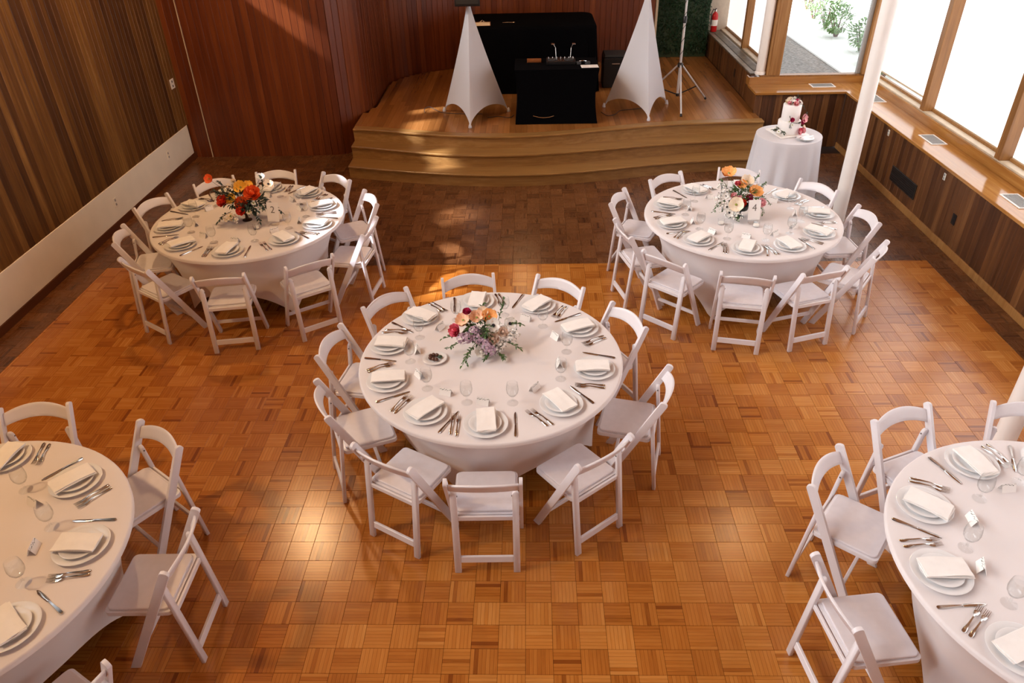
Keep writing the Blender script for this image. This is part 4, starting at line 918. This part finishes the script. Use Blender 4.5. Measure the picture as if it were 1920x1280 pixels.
for kd, dx, dy, dz, s, mt, fc in [('ranunculus', .035, -.03, 0.005, .030, 'magenta', (.1, -.5, 1)), ('anemone', -.015, -.05, 0.005, .034, 'whitep', (-.1, -.7, 1)), ('ranunculus', -.06, -.01, 0, .028, 'cream', (-.5, -.5, 1)), ('ranunculus', -.035, .03, 0.01, .030, 'cream', (-.2, 0, 1)), ('ranunculus', .01, -.075, -.005, .027, 'pinkp', (0, -.9, .8)), ('anemone', .075, -.02, 0, .030, 'whitep', (.6, -.4, .8)), ('ranunculus', -.055, -.05, 0, .022, 'pinkp', (-.5, -.7, .7)), ('ranunculus', .02, .04, .01, .028, 'whitep', (.2, 0, 1))]:
    flower(ck, kd, (KX+dx, KY+dy, zt+dz+0.018), s*1.25, M[mt], fc)
for kq, (qx, qy, qz) in enumerate([(-.03, -.06, .03), (.05, -.05, .035), (.0, .0, .05), (-.06, .02, .03), (.06, .03, .03)]): spray(ck, (KX+qx, KY+qy, zt+qz), 0.035, 14, 0.008, M['whitep'])
for pts in [[(KX+.03, KY, zt+.03), (KX+.05, KY+.01, zt+.08), (KX+.045, KY+.01, zt+.115)], [(KX+.08, KY-.03, zt), (KX+.12, KY-.04, zt-.01), (KX+.13, KY-.04, zt-.05)], [(KX+.0, KY+.02, zt), (KX+.03, KY+.03, zt+.05), (KX+.06, KY+.03, zt+.06)]]: sprig(ck, pts, 7, 0.022, 0.006, M['leaf_b'])
for kd, dx, dy, dz, s, mt, fc in [('ranunculus', -.015, -.118, .185, .024, 'magenta', (-.1, -1, .3)), ('daisy', -.045, -.122, .165, .02, 'whitep', (-.2, -1, .3)), ('daisy', -.01, -.137, .13, .02, 'whitep', (0, -1, .3)), ('ranunculus', .112, -.09, .155, .028, 'magenta', (.6, -1, .2)), ('poppy', .125, -.08, .19, .045, 'pinkp', (.7, -.9, .3)), ('ranunculus', .10, -.11, .05, .030, 'hotpink', (.5, -1, .4)), ('ranunculus', .135, -.09, .045, .034, 'pinkp', (.6, -.9, .5)), ('ranunculus', .09, -.135, .035, .026, 'pinkp', (.4, -1, .4)), ('anemone', .15, -.07, .075, .030, 'cream', (.8, -.8, .4)), ('anemone', -.15, -.04, .045, .030, 'whitep', (-.7, -.6, .6)), ('daisy', -.135, -.08, .035, .022, 'whitep', (-.6, -.8, .5))]:
    flower(ck, kd, (KX+dx*1.03, KY+dy*1.03, z0+dz), s*1.15, M[mt], fc)
for pts in [[(KX-.02, KY-.12, z0+.18), (KX-.04, KY-.13, z0+.20), (KX-.05, KY-.125, z0+.215)], [(KX-.02, KY-.13, z0+.16), (KX-.04, KY-.14, z0+.12), (KX-.03, KY-.142, z0+.09)], [(KX-.02, KY-.13, z0+.16), (KX+.02, KY-.14, z0+.15), (KX+.045, KY-.135, z0+.15)], [(KX+.12, KY-.09, z0+.19), (KX+.15, KY-.08, z0+.23), (KX+.17, KY-.08, z0+.26)], [(KX+.10, KY-.1, z0+.16), (KX+.07, KY-.12, z0+.15), (KX+.06, KY-.125, z0+.145)]]: sprig(ck, pts, 7, 0.022, 0.006, M['leaf_b'])
for pts in [[(KX-.12, KY-.07, z0+.03), (KX-.16, KY-.06, z0+.07), (KX-.19, KY-.06, z0+.045)], [(KX-.11, KY-.1, z0+.03), (KX-.12, KY-.13, z0+.055), (KX-.10, KY-.15, z0+.03)]]: sprig(ck, pts, 8, 0.04, 0.013, M['leaf_d'])
for k in range(3):
    o = obj('dessert_plate', salad); o.location = (3.295, 8.718, KZ+0.0005+k*0.0072); tag(o, ['bottom', 'middle', 'top'][k]+' white plate of the short stack beside the cake', 'plate', 'dessert plates beside the cake')
o = obj('fork', fork); o.location = (3.30, 8.715, KZ+0.036); o.rotation_euler = (0, 0, R(-70)); tag(o, 'silver fork lying on the dessert plates beside the cake', 'fork')

# ------------------------------------------------------------------ things on the stage
SZ = 0.5105
def covered_stand(feet, apex, label):
    t = tag(empty('speaker_stand', (apex[0], apex[1], SZ)), label, 'speaker stand', 'white covered speaker stands')
    cx, cy = apex[0], apex[1]; F3 = [Vector((f[0], f[1], SZ)) for f in feet]; A_ = Vector(apex); mb = MB()
    def pt(u, v):
        k = int(u*3) % 3; w_ = u*3-int(u*3) if u < 1 else 0.0
        b = F3[k].lerp(F3[(k+1) % 3], w_); q = 4*w_*(1-w_)
        c = Vector((cx, cy, 0)); b = Vector((b.x+(cx-b.x)*0.10*q, b.y+(cy-b.y)*0.10*q, SZ+0.004+0.19*q**0.55))
        if q < 0.10: b.z = SZ+0.004
        ang = math.atan2(b.y-cy, b.x-cx); top = A_ + Vector((math.cos(ang)*0.030, math.sin(ang)*0.030, 0))
        s_ = v**1.12 - 0.05*math.sin(math.pi*v)*q                    # sides hollow slightly
        p = top.lerp(b, v); p.x = top.x+(b.x-top.x)*s_; p.y = top.y+(b.y-top.y)*s_
        return tuple(p)
    mb.grid(pt, 72, 26, cu=True)
    child_world(mb.build('stretch_cover', M['sheer'], smooth=True), t)
    for f in F3:
        child_world(MB().lathe([(0.0, 0.0), (0.022, 0.0), (0.025, 0.008), (0.021, 0.03), (0.010, 0.06), (0.0, 0.065)], 14, (f.x, f.y, SZ)).build('foot_pocket', M['sheer'], smooth=True), t)
    child_world(MB().tube([(cx, cy, SZ+0.5), (cx, cy, apex[2]+0.01)], 0.018, 12).build('pole', M['black_plastic']), t)
covered_stand([(-0.84, 10.16), (-0.32, 10.92), (-1.28, 10.98)], (-0.825, 10.69, 2.00), 'white stretch-covered speaker stand carrying the black loudspeaker')
covered_stand([(1.67, 10.38), (2.05, 11.18), (1.10, 11.07)], (1.615, 10.90, 2.08), 'white stretch-covered stand beside the silver tripod')
sp_ = tag(empty('loudspeaker', (-0.825, 10.69, 2.012)), 'black loudspeaker on top of the covered stand', 'loudspeaker')
MB().prism([(-0.17, -0.15), (0.17, -0.15), (0.12, 0.15), (-0.12, 0.15)], 2, 0.0, 0.55).build('cabinet', M['black_plastic'], sp_, bevel=0.012, seg=2)
MB().box(-0.15, 0.15, -0.158, -0.152, 0.03, 0.52).build('grille', M['grille'], sp_, bevel=0.002)
MB().tube([(0.16, -0.03, 0.2), (0.19, -0.03, 0.22), (0.19, -0.03, 0.34), (0.16, -0.03, 0.36)], 0.009, 8).build('handle', M['black_rubber'], sp_)
# black covered mixing table
dt = tag(empty('covered_table', (0.36, 10.6, SZ)), 'black cloth-covered mixing table at the front of the stage', 'table')
def dj_cover(u, v):
    x0, x1, y0, y1 = -0.21, 0.94, 10.28, 10.95
    per = [(x0, y0), (x1, y0), (x1, y1), (x0, y1)]; k = int(u*4) % 4; w_ = u*4-int(u*4)
    a, b = Vector(per[k]), Vector(per[(k+1) % 4]); p = a.lerp(b, w_); q = 4*w_*(1-w_)
    pinch = 0.045*math.sin(math.pi*v)*(1-0.5*q); p = p + (Vector((0.365, 10.615))-p).normalized()*pinch
    return p.x, p.y, 1.25-(1.25-SZ-0.003)*v
mb = MB().grid(dj_cover, 64, 14, cu=True); mb.prism([(-0.21, 10.28), (0.94, 10.28), (0.94, 10.95), (-0.21, 10.95)], 2, 1.242, 1.25)
child_world(mb.build('table_cover', M['black_cloth'], smooth=True), dt)
child_world(MB().tube([(0.04, 10.276, 0.632), (0.12, 10.272, 0.612), (0.19, 10.272, 0.605), (0.27, 10.272, 0.612), (0.33, 10.276, 0.628)], 0.004, 6).build('hem_glint', M['chrome']), dt)  # chrome tube added in place of a bright reflection near the hem
dj = tag(empty('mixing_console', (0.43, 10.66, 1.2505)), 'black mixing console with silver knobs on the covered table', 'mixer')
MB().box(-0.20, 0.20, -0.13, 0.13, 0.0, 0.045).build('body', M['black_plastic'], dj, bevel=0.006)
for sx in (-1, 1): MB().lathe([(0.0, 0.045), (0.062, 0.045), (0.060, 0.054), (0.0, 0.055)], 28, (sx*0.12, -0.02, 0)).build('jog_wheel', M['black_rubber'], dj, smooth=True)
rg = random.Random(2)
for k in range(14):
    MB().lathe([(0.0, 0.045), (0.008, 0.045), (0.006, 0.062), (0.0, 0.063)], 10, (-0.17+0.34*(k % 7)/6, 0.085 if k < 7 else 0.055, 0)).build('knob', M['chrome'], dj, smooth=True)
for k in range(3): MB().box(-0.03+0.03*k-0.004, -0.03+0.03*k+0.004, -0.09, -0.02, 0.045, 0.049).build('fader', M['chrome'], dj)
ls = tag(empty('laptop_stand', (0.47, 10.83, 1.2505)), 'silver two-armed laptop stand behind the mixing console', 'stand')
for sx in (-1, 1):
    MB().tube([(sx*0.10, 0.03, 0.006), (sx*0.11, 0.05, 0.15), (sx*0.145, 0.03, 0.21)], 0.006, 8).build('arm', M['chrome'], ls)
    MB().box(sx*0.145-0.022, sx*0.145+0.022, -0.01, 0.05, 0.205, 0.215).build('rest', M['chrome'], ls, bevel=0.002)
MB().tube([(-0.10, 0.03, 0.006), (0.10, 0.03, 0.006)], 0.006, 8).build('base_bar', M['chrome'], ls)
hp = tag(empty('headphones', (0.735, 10.60, 1.2505)), 'black headphones with silver cups beside the mixing console', 'headphones')
MB().tube([(0.075*math.cos(R(a)), 0.075*math.sin(R(a)), 0.018) for a in range(-20, 201, 20)], 0.007, 8).build('headband', M['chrome'], hp)
for sx in (-1, 1): MB().lathe([(0.0, 0.0), (0.036, 0.0), (0.038, 0.02), (0.030, 0.034), (0.0, 0.036)], 20, (sx*0.062, -0.03, 0)).build('ear_cup', M['black_rubber'], hp, smooth=True)
o = MB().box(-0.10, 0.10, -0.055, 0.055, 0.0, 0.035).build('wooden_box', M['amber'], bevel=0.004); o.location = (0.06, 10.74, 1.2505); tag(o, 'low amber wooden box beside the mixing console', 'box')
def sheet(loc, w_, h_, rz, label, name='paper_sheet'):
    t = tag(empty(name, loc, rz), label, 'paper')
    MB().box(-w_/2, w_/2, -h_/2, h_/2, 0, 0.0015).build('sheet', M['card'], t); return t
t = sheet((0.815, 10.43, 1.2505), 0.235, 0.16, R(2), 'white printed sheet at the corner of the black covered table')
for k in range(6):
    MB().box(0.01 if k < 3 else -0.10, 0.10 if k < 3 else -0.01, 0.045-0.04*(k % 3)-0.004, 0.045-0.04*(k % 3)+0.002, 0.0016, 0.0019).build('printed_line', M['sill'], t)
# piano under a black cover
pn = tag(empty('covered_piano', (0.0, 12.5, SZ)), 'large piano hidden under a black cover behind the mixing table', 'piano')
PX0, PX1, PY0, PY1, PZ = -1.02, 1.03, 11.90, 13.10, 1.50
def rr_pt(u, grow, rad=0.16):
    w_, h_ = (PX1-PX0)+2*grow, (PY1-PY0)+2*grow; pts = rounded(w_, h_, rad, 6); k = u*len(pts); i = int(k) % len(pts); f = k-int(k); a, b = pts[i], pts[(i+1) % len(pts)]
    return (PX0+PX1)/2+a[0]+(b[0]-a[0])*f, (PY0+PY1)/2+a[1]+(b[1]-a[1])*f
def pcover(u, v):
    if v < 0.2:
        a = v/0.2*math.pi/2; x, y = rr_pt(u, -0.05+0.05*math.sin(a)); return x, y, PZ-0.05+0.05*math.cos(a)
    q = (v-0.2)/0.8; x, y = rr_pt(u, 0.05*q); f = 0.018*q*math.sin(2*math.pi*u*23)+0.012*q*math.sin(2*math.pi*u*37+1)
    d = Vector((x-(PX0+PX1)/2, y-(PY0+PY1)/2)).normalized(); return x+d.x*f, y+d.y*f, PZ-0.05-(PZ-0.05-SZ-0.004)*q
mb = MB().grid(pcover, 168, 24, cu=True); n0 = 168; mb.f.append(tuple(range(n0)))
child_world(mb.build('cover', M['black_cloth'], smooth=True), pn)
cb = tag(empty('clipboard', (-0.735, 12.16, PZ+0.002), R(3)), 'pink clipboard sheet lying on the black covered piano', 'clipboard')
MB().box(-0.13, 0.13, -0.16, 0.16, 0.0, 0.004).build('board', M['amber'], cb, bevel=0.001)
MB().box(-0.12, 0.12, -0.155, 0.10, 0.0042, 0.0055).build('paper', M['cream'], cb)
MB().box(-0.05, 0.05, 0.10, 0.135, 0.004, 0.014).build('clip', M['chrome'], cb, bevel=0.003)
MB().tube([(-0.03, 0.13, 0.01), (0.0, 0.15, 0.03), (0.03, 0.13, 0.01)], 0.004, 6).build('clip_lever', M['chrome'], cb)
o = MB().tube([(-0.10, 0, 0.006), (-0.03, 0.006, 0.008), (0.04, -0.004, 0.008), (0.09, 0.0, 0.008)], [0.004, 0.006, 0.006, 0.009], 8).build('pen', M['chrome'], smooth=True); o.location = (-0.32, 12.2, PZ+0.002); tag(o, 'slim silver pen lying on the black covered piano', 'pen')
# black equipment case with a handle behind the table
ec = tag(empty('equipment_case', (1.22, 12.15, SZ)), 'black equipment case standing behind the mixing table', 'case')
MB().box(-0.05, 0.33, -0.02, 0.38, 0.0, 0.46).build('body', M['black_plastic'], ec, bevel=0.015, seg=2)
MB().box(-0.04, 0.32, -0.01, 0.37, 0.46, 0.50).build('lid', M['black_rubber'], ec, bevel=0.012)
MB().tube([(0.08, -0.025, 0.36), (0.08, -0.05, 0.38), (0.20, -0.05, 0.38), (0.20, -0.025, 0.36)], 0.009, 8).build('handle', M['chrome'], ec)
o = sheet((1.56, 13.70, SZ+0.001), 0.24, 0.30, R(-14), 'pale sheet of paper on the stage floor by the back wall')
# silver tripod stand
tp = tag(empty('tripod_stand', (2.18, 11.10, SZ)), 'silver tripod stand with black joints and a wrapped cable', 'tripod')
c0 = Vector((2.18, 11.10, 0)); hub = 1.09
child_world(MB().tube([(c0.x, c0.y, SZ+0.16), (c0.x, c0.y, 1.72)], 0.0185, 16).build('lower_pole', M['silver'], smooth=True), tp)
child_world(MB().tube([(c0.x, c0.y, 1.70), (c0.x, c0.y, 2.75)], 0.0150, 16).build('upper_pole', M['silver'], smooth=True), tp)
child_world(MB().lathe([(0.0, 0), (0.034, 0), (0.040, 0.02), (0.040, 0.05), (0.028, 0.065), (0.0, 0.066)], 20, (c0.x, c0.y, hub-0.03)).build('hub', M['black_plastic'], smooth=True), tp)
child_world(MB().lathe([(0.0, 0), (0.028, 0), (0.030, 0.08), (0.022, 0.09), (0.0, 0.09)], 20, (c0.x, c0.y, 1.66)).build('clamp', M['black_plastic'], smooth=True), tp)
child_world(MB().lathe([(0.0, 0), (0.024, 0), (0.024, 0.04), (0.0, 0.041)], 16, (c0.x, c0.y, SZ+0.14)).build('brace_collar', M['black_plastic'], smooth=True), tp)
for fx, fy in [(2.15, 10.52), (2.67, 11.39), (1.70, 11.40)]:
    f = Vector((fx, fy, SZ+0.02)); h = Vector((c0.x, c0.y, hub)); d = (f-h); a = h + Vector((d.x, d.y, 0)).normalized()*0.03
    l = child_world(MB().tube([a, f], 0.0125, 12).build('leg', M['silver'], smooth=True), tp)
    ft = MB().tube([a.lerp(f, 0.965), f+Vector((0, 0, -0.008))], [0.016, 0.018], 12).build('rubber_foot', M['black_rubber'], smooth=True); ft.parent = l
    m_ = a.lerp(f, 0.62); child_world(MB().beam(m_, (c0.x, c0.y, SZ+0.16), (0, 0, 1), 0.016, 0.006).build('brace', M['black_plastic']), tp)
mb = MB(); mb.tube([(c0.x+0.022*math.cos(k*0.42), c0.y+0.022*math.sin(k*0.42), 1.14+k*0.0115) for k in range(0, 120)], 0.0035, 5)
child_world(mb.build('wrapped_cable', M['black_rubber'], smooth=True), tp)
# floor cables
def cable(pts, label):
    fine = []; P_ = [Vector(p) for p in pts]
    for k in range(len(P_)-1):
        p0, p1, p2, p3 = P_[max(k-1, 0)], P_[k], P_[k+1], P_[min(k+2, len(P_)-1)]
        for j in range(6):
            t_ = j/6; fine.append(0.5*((2*p1)+(p2-p0)*t_+(2*p0-5*p1+4*p2-p3)*t_*t_+(3*p1-p0-3*p2+p3)*t_**3))
    fine.append(P_[-1]); tag(MB().tube(fine, 0.004, 6).build('power_cable', M['black_rubber'], smooth=True), label, 'cable')
Zc = SZ+0.0055
cable([(-1.56, 10.90, Zc), (-1.58, 11.02, Zc+0.02), (-1.52, 11.10, Zc+0.03), (-1.42, 11.05, Zc), (-1.30, 10.90, Zc), (-1.0, 10.82, Zc), (-0.7, 10.80, Zc)], 'black cable looping out beside the left foot of the speaker stand')
cable([(-0.62, 10.62, Zc), (-0.45, 10.66, Zc), (-0.30, 10.60, Zc), (-0.24, 10.72, Zc)], 'black cable running from the speaker stand to the covered table')
cable([(1.04, 10.80, Zc), (1.12, 10.62, Zc), (1.24, 10.70, Zc), (1.32, 10.86, Zc), (1.5, 10.92, Zc), (1.75, 11.0, Zc)], 'dark cable curling under the stand beside the tripod')
# hedge panel and fire extinguisher
hd = tag(empty('hedge_panel', (2.75, 14.2, SZ)), 'dark green artificial hedge panel standing at the back of the stage', 'hedge panel')
child_world(MB().box(2.26, 3.22, 14.20, 14.26, SZ+0.002, 2.7).build('backing', M['leaf_d']), hd)
rg = random.Random(4); mb = MB(); random.seed(8)
for k in range(5200):
    p = (rg.uniform(2.26, 3.22), 14.20-rg.uniform(0.0, 0.05), rg.uniform(SZ+0.06, 2.7))
    leaf_at(mb, p, (rg.uniform(-1, 1), rg.uniform(-1.1, -0.2), rg.uniform(-0.9, 0.9)), rg.uniform(0.03, 0.055), rg.uniform(0.008, 0.013))
o = mb.build('foliage', M['hedge'], weld=False); o['kind'] = 'stuff'; child_world(o, hd)
fe = tag(empty('fire_extinguisher', (3.335, 14.27, 0.9285)), 'red fire extinguisher at the end of the slate ledge', 'extinguisher')
MB().lathe([(0.0, 0.0), (0.052, 0.0), (0.056, 0.01), (0.056, 0.26), (0.046, 0.30), (0.022, 0.32), (0.018, 0.335), (0.0, 0.336)], 24).build('cylinder', M['red'], fe, smooth=True)
MB().lathe([(0.0565, 0.10), (0.0572, 0.10), (0.0572, 0.20), (0.0565, 0.20)], 24, close=True).build('label_band', M['card'], fe, smooth=True)
MB().lathe([(0.0, 0.335), (0.02, 0.335), (0.02, 0.37), (0.0, 0.371)], 12).build('valve', M['chrome'], fe)
MB().beam((0.0, 0.0, 0.37), (-0.02, -0.10, 0.40), (1, 0, 0), 0.022, 0.006).build('handle', M['black_plastic'], fe)
MB().tube([(0.015, 0, 0.355), (-0.05, -0.04, 0.38), (-0.075, -0.03, 0.30), (-0.064, -0.02, 0.12)], 0.008, 8).build('hose', M['black_rubber'], fe, smooth=True)

# ------------------------------------------------------------------ vents, grilles and outlets
def vent(cx, cy, lx, ly, label):
    t = tag(empty('ledge_vent', (cx, cy, LZ+0.0005)), label, 'vent', 'vents set in the ledge')
    f = 0.014
    mb = MB().box(-lx/2, lx/2, -ly/2, -ly/2+f, 0, 0.007).box(-lx/2, lx/2, ly/2-f, ly/2, 0, 0.007).box(-lx/2, -lx/2+f, -ly/2+f, ly/2-f, 0, 0.007).box(lx/2-f, lx/2, -ly/2+f, ly/2-f, 0, 0.007)
    mb.build('frame', M['white_paint'], t, weld=False)
    MB().box(-lx/2+f, lx/2-f, -ly/2+f, ly/2-f, 0, 0.001).build('duct', M['grille'], t)
    long_y = ly > lx; n = 9
    for k in range(n):
        q = -((lx if long_y else ly)/2-f)+((lx if long_y else ly)-2*f)*(k+0.5)/n
        if long_y: MB().box(q-0.005, q+0.004, -ly/2+f, ly/2-f, 0.001, 0.006).build('slat', M['ventm'], t)
        else: MB().box(-lx/2+f, lx/2-f, q-0.005, q+0.004, 0.001, 0.006).build('slat', M['ventm'], t)
vent(4.70, 10.24, 0.18, 0.35, 'pale ledge vent nearest the corner of the alcove on the window side')
vent(4.70, 8.52, 0.18, 0.35, 'pale ledge vent below the mullion beside the white column')
vent(4.69, 6.70, 0.18, 0.35, 'pale ledge vent farthest along the window ledge from the alcove')
vent(4.225, 10.955, 0.33, 0.19, 'pale ledge vent below the clear garden window')
gv = tag(empty('wall_grille', (BX-0.018, 8.48, 0.305)), 'dark rectangular air grille in the boards under the ledge', 'grille')
MB().box(-0.010, 0.0, -0.335, 0.335, -0.09, 0.09).build('frame', M['grille'], gv, bevel=0.002)
for k in range(7): MB().box(-0.014, -0.010, -0.32, 0.32, -0.078+k*0.024, -0.064+k*0.024).build('slat', M['black_plastic'], gv)
def outlet(loc, nx, ny, mat, label, h_=0.115, w_=0.072, holes=True):
    t = tag(empty('wall_outlet', loc, math.atan2(-nx, ny) if False else (math.atan2(ny, nx)+math.pi/2)), label, 'outlet')
    MB().box(-w_/2, w_/2, -0.006, 0.0, -h_/2, h_/2).build('cover_plate', mat, t, bevel=0.002)
    if holes:
        for s_ in (-1, 1): MB().box(-0.014, 0.014, -0.0085, -0.006, s_*h_*0.23-0.014, s_*h_*0.23+0.014).build('socket', M['black_plastic'] if mat is not M['white_panel'] else M['ventm'], t, bevel=0.002)
outlet((-5.0005, 10.42, 1.11), 1, 0, M['white_paint'], 'white outlet plate with two black sockets near the corner of the left wall', 0.13, 0.12)
outlet((-4.9915, 8.16, 0.30), 1, 0, M['white_panel'], 'pale outlet on the tall white baseboard opposite the orange-bouquet table', 0.11, 0.07)
outlet((-4.9915, 9.73, 0.33), 1, 0, M['white_panel'], 'pale outlet on the tall white baseboard close to the back wall', 0.11, 0.07)
outlet((BX-0.0175, 9.15, 0.69), -1, 0, M['white_panel'], 'small pale outlet under the ledge closest to the alcove', 0.075, 0.045)
outlet((BX-0.0175, 7.67, 0.685), -1, 0, M['white_panel'], 'small pale outlet under the ledge past the dark grille', 0.075, 0.045)
outlet((BX-0.0175, 7.26, 0.37), -1, 0, M['black_plastic'], 'black outlet low on the boards under the window ledge', 0.115, 0.075)
outlet((3.2485, 12.11, 0.72), -1, 0, M['black_plastic'], 'black outlet on the low stage side wall', 0.12, 0.06)

# ------------------------------------------------------------------ garden outside the clear window
struct(MB().box(5.25, 40, -3, 45, -0.25, -0.02).add([(3.7, 11.3, -0.02), (5.25, 11.3, -0.02), (5.25, 45, -0.02), (3.7, 45, -0.02)], [(0, 1, 2, 3)]).build('ground', M['gravel'], weld=False), 'grey gravel ground outside the window')
tag(MB().box(6.07, 6.30, 11.5, 40, -0.02, 0.015).build('garden_path', M['path'], bevel=0.004), 'pale concrete garden path seen through the clear window', 'path')
tag(MB().box(6.30, 30, 11.5, 40, -0.02, 0.005).build('pale_terrace', M['path']), 'sunlit pale terrace beyond the garden path', 'terrace')
def shrub(x, y, r, h, n, label):
    t = tag(empty('garden_shrub', (x, y, 0.03)), label, 'shrub', 'pale green shrubs in the garden')
    mb = MB()
    for k in range(n):
        d = Vector((random.gauss(0, 1), random.gauss(0, 1), random.gauss(0, 1))).normalized(); p = (d.x*r*random.uniform(.3, 1), d.y*r*random.uniform(.3, 1), max(0.13, h*0.5+d.z*h*0.48*random.uniform(.4, 1)))
        leaf_at(mb, p, d+Vector((random.uniform(-.6, .6), random.uniform(-.6, .6), random.uniform(0.0, .9))), random.uniform(0.06, 0.11), random.uniform(0.018, 0.035))
    o = mb.build('foliage', M['leaf_o'], t, weld=False); o['kind'] = 'stuff'
    mb = MB()
    for k in range(7):
        a = k*0.9; mb.tube([(0.03*math.cos(a), 0.03*math.sin(a), 0), (r*0.35*math.cos(a), r*0.35*math.sin(a), h*0.4), (r*0.6*math.cos(a), r*0.6*math.sin(a), h*0.75)], [0.015, 0.010, 0.004], 6)
    mb.build('stems', M['darkbase'], t, weld=False)
for x, y, r, h, lab in [(6.70, 14.5, 0.30, 0.75, 'pale green shrub beside the path nearest the clear window'), (6.85, 15.5, 0.32, 0.8, 'pale green shrub second along the path from the clear window'), (7.05, 16.6, 0.32, 0.7, 'small pale green shrub third along the path from the clear window'), (7.05, 18.1, 0.40, 0.7, 'low pale green shrub fourth along the path from the clear window'), (7.15, 19.1, 0.45, 0.9, 'pale green shrub fifth along the path from the clear window'), (7.25, 20.3, 0.50, 1.1, 'pale green shrub sixth along the path from the clear window'), (7.5, 21.6, 0.60, 1.3, 'tall pale green shrub farthest along the path')]:
    shrub(x, y, r, h, 380, lab)

# ------------------------------------------------------------------ warm pendant lamps (above the picture)
M['lampmetal'] = plain('lamp_metal', srgb(60, 52, 44), 0.4, 0.6)
M['bulb'] = emit('bulb_glow', (1.0, 0.72, 0.42), 18.0)
def pendant(x, y, z, watts, key, label, rad=0.11):
    t = tag(empty('pendant_lamp', (x, y, z)), label, 'lamp', 'pendant lamps')
    MB().lathe([(0.05, 0.30), (0.17, 0.02), (0.172, 0.02), (0.055, 0.31), (0.03, 0.33), (0.0, 0.33)], 28, close=True).build('lamp_shade', M['lampmetal'], t, smooth=True)
    MB().tube([(0, 0, 0.33), (0, 0, CEIL-z)], 0.006, 6).build('cord', M['black_rubber'], t)
    MB().ball((0, 0, 0.14), 0.045, 12).build('bulb_%s_offscreen' % key, M['bulb'], t, smooth=True)
    l = bpy.data.lights.new('lamp_%s_offscreen' % key, 'POINT'); l.energy = watts*LAMP; l.color = (1.0, 0.63, 0.30); l.shadow_soft_size = rad
    lo = bpy.data.objects.new('lamp_%s_offscreen' % key, l); COL.objects.link(lo); lo.parent = t; lo.location = (0, 0, -0.13)
pendant(-3.42, 7.79, 5.20, 235, 'orange_table', 'warm pendant lamp above the orange-bouquet table')
pendant(3.06, 7.79, 5.20, 60, 'peach_table', 'warm pendant lamp above the peach-bouquet table')
pendant(-4.30, 2.30, 4.40, 230, 'wall_table', 'warm pendant lamp above the flowerless wall-side table')
pendant(-0.15, 11.60, 2.95, 16, 'stage', 'warm pendant lamp over the stage')
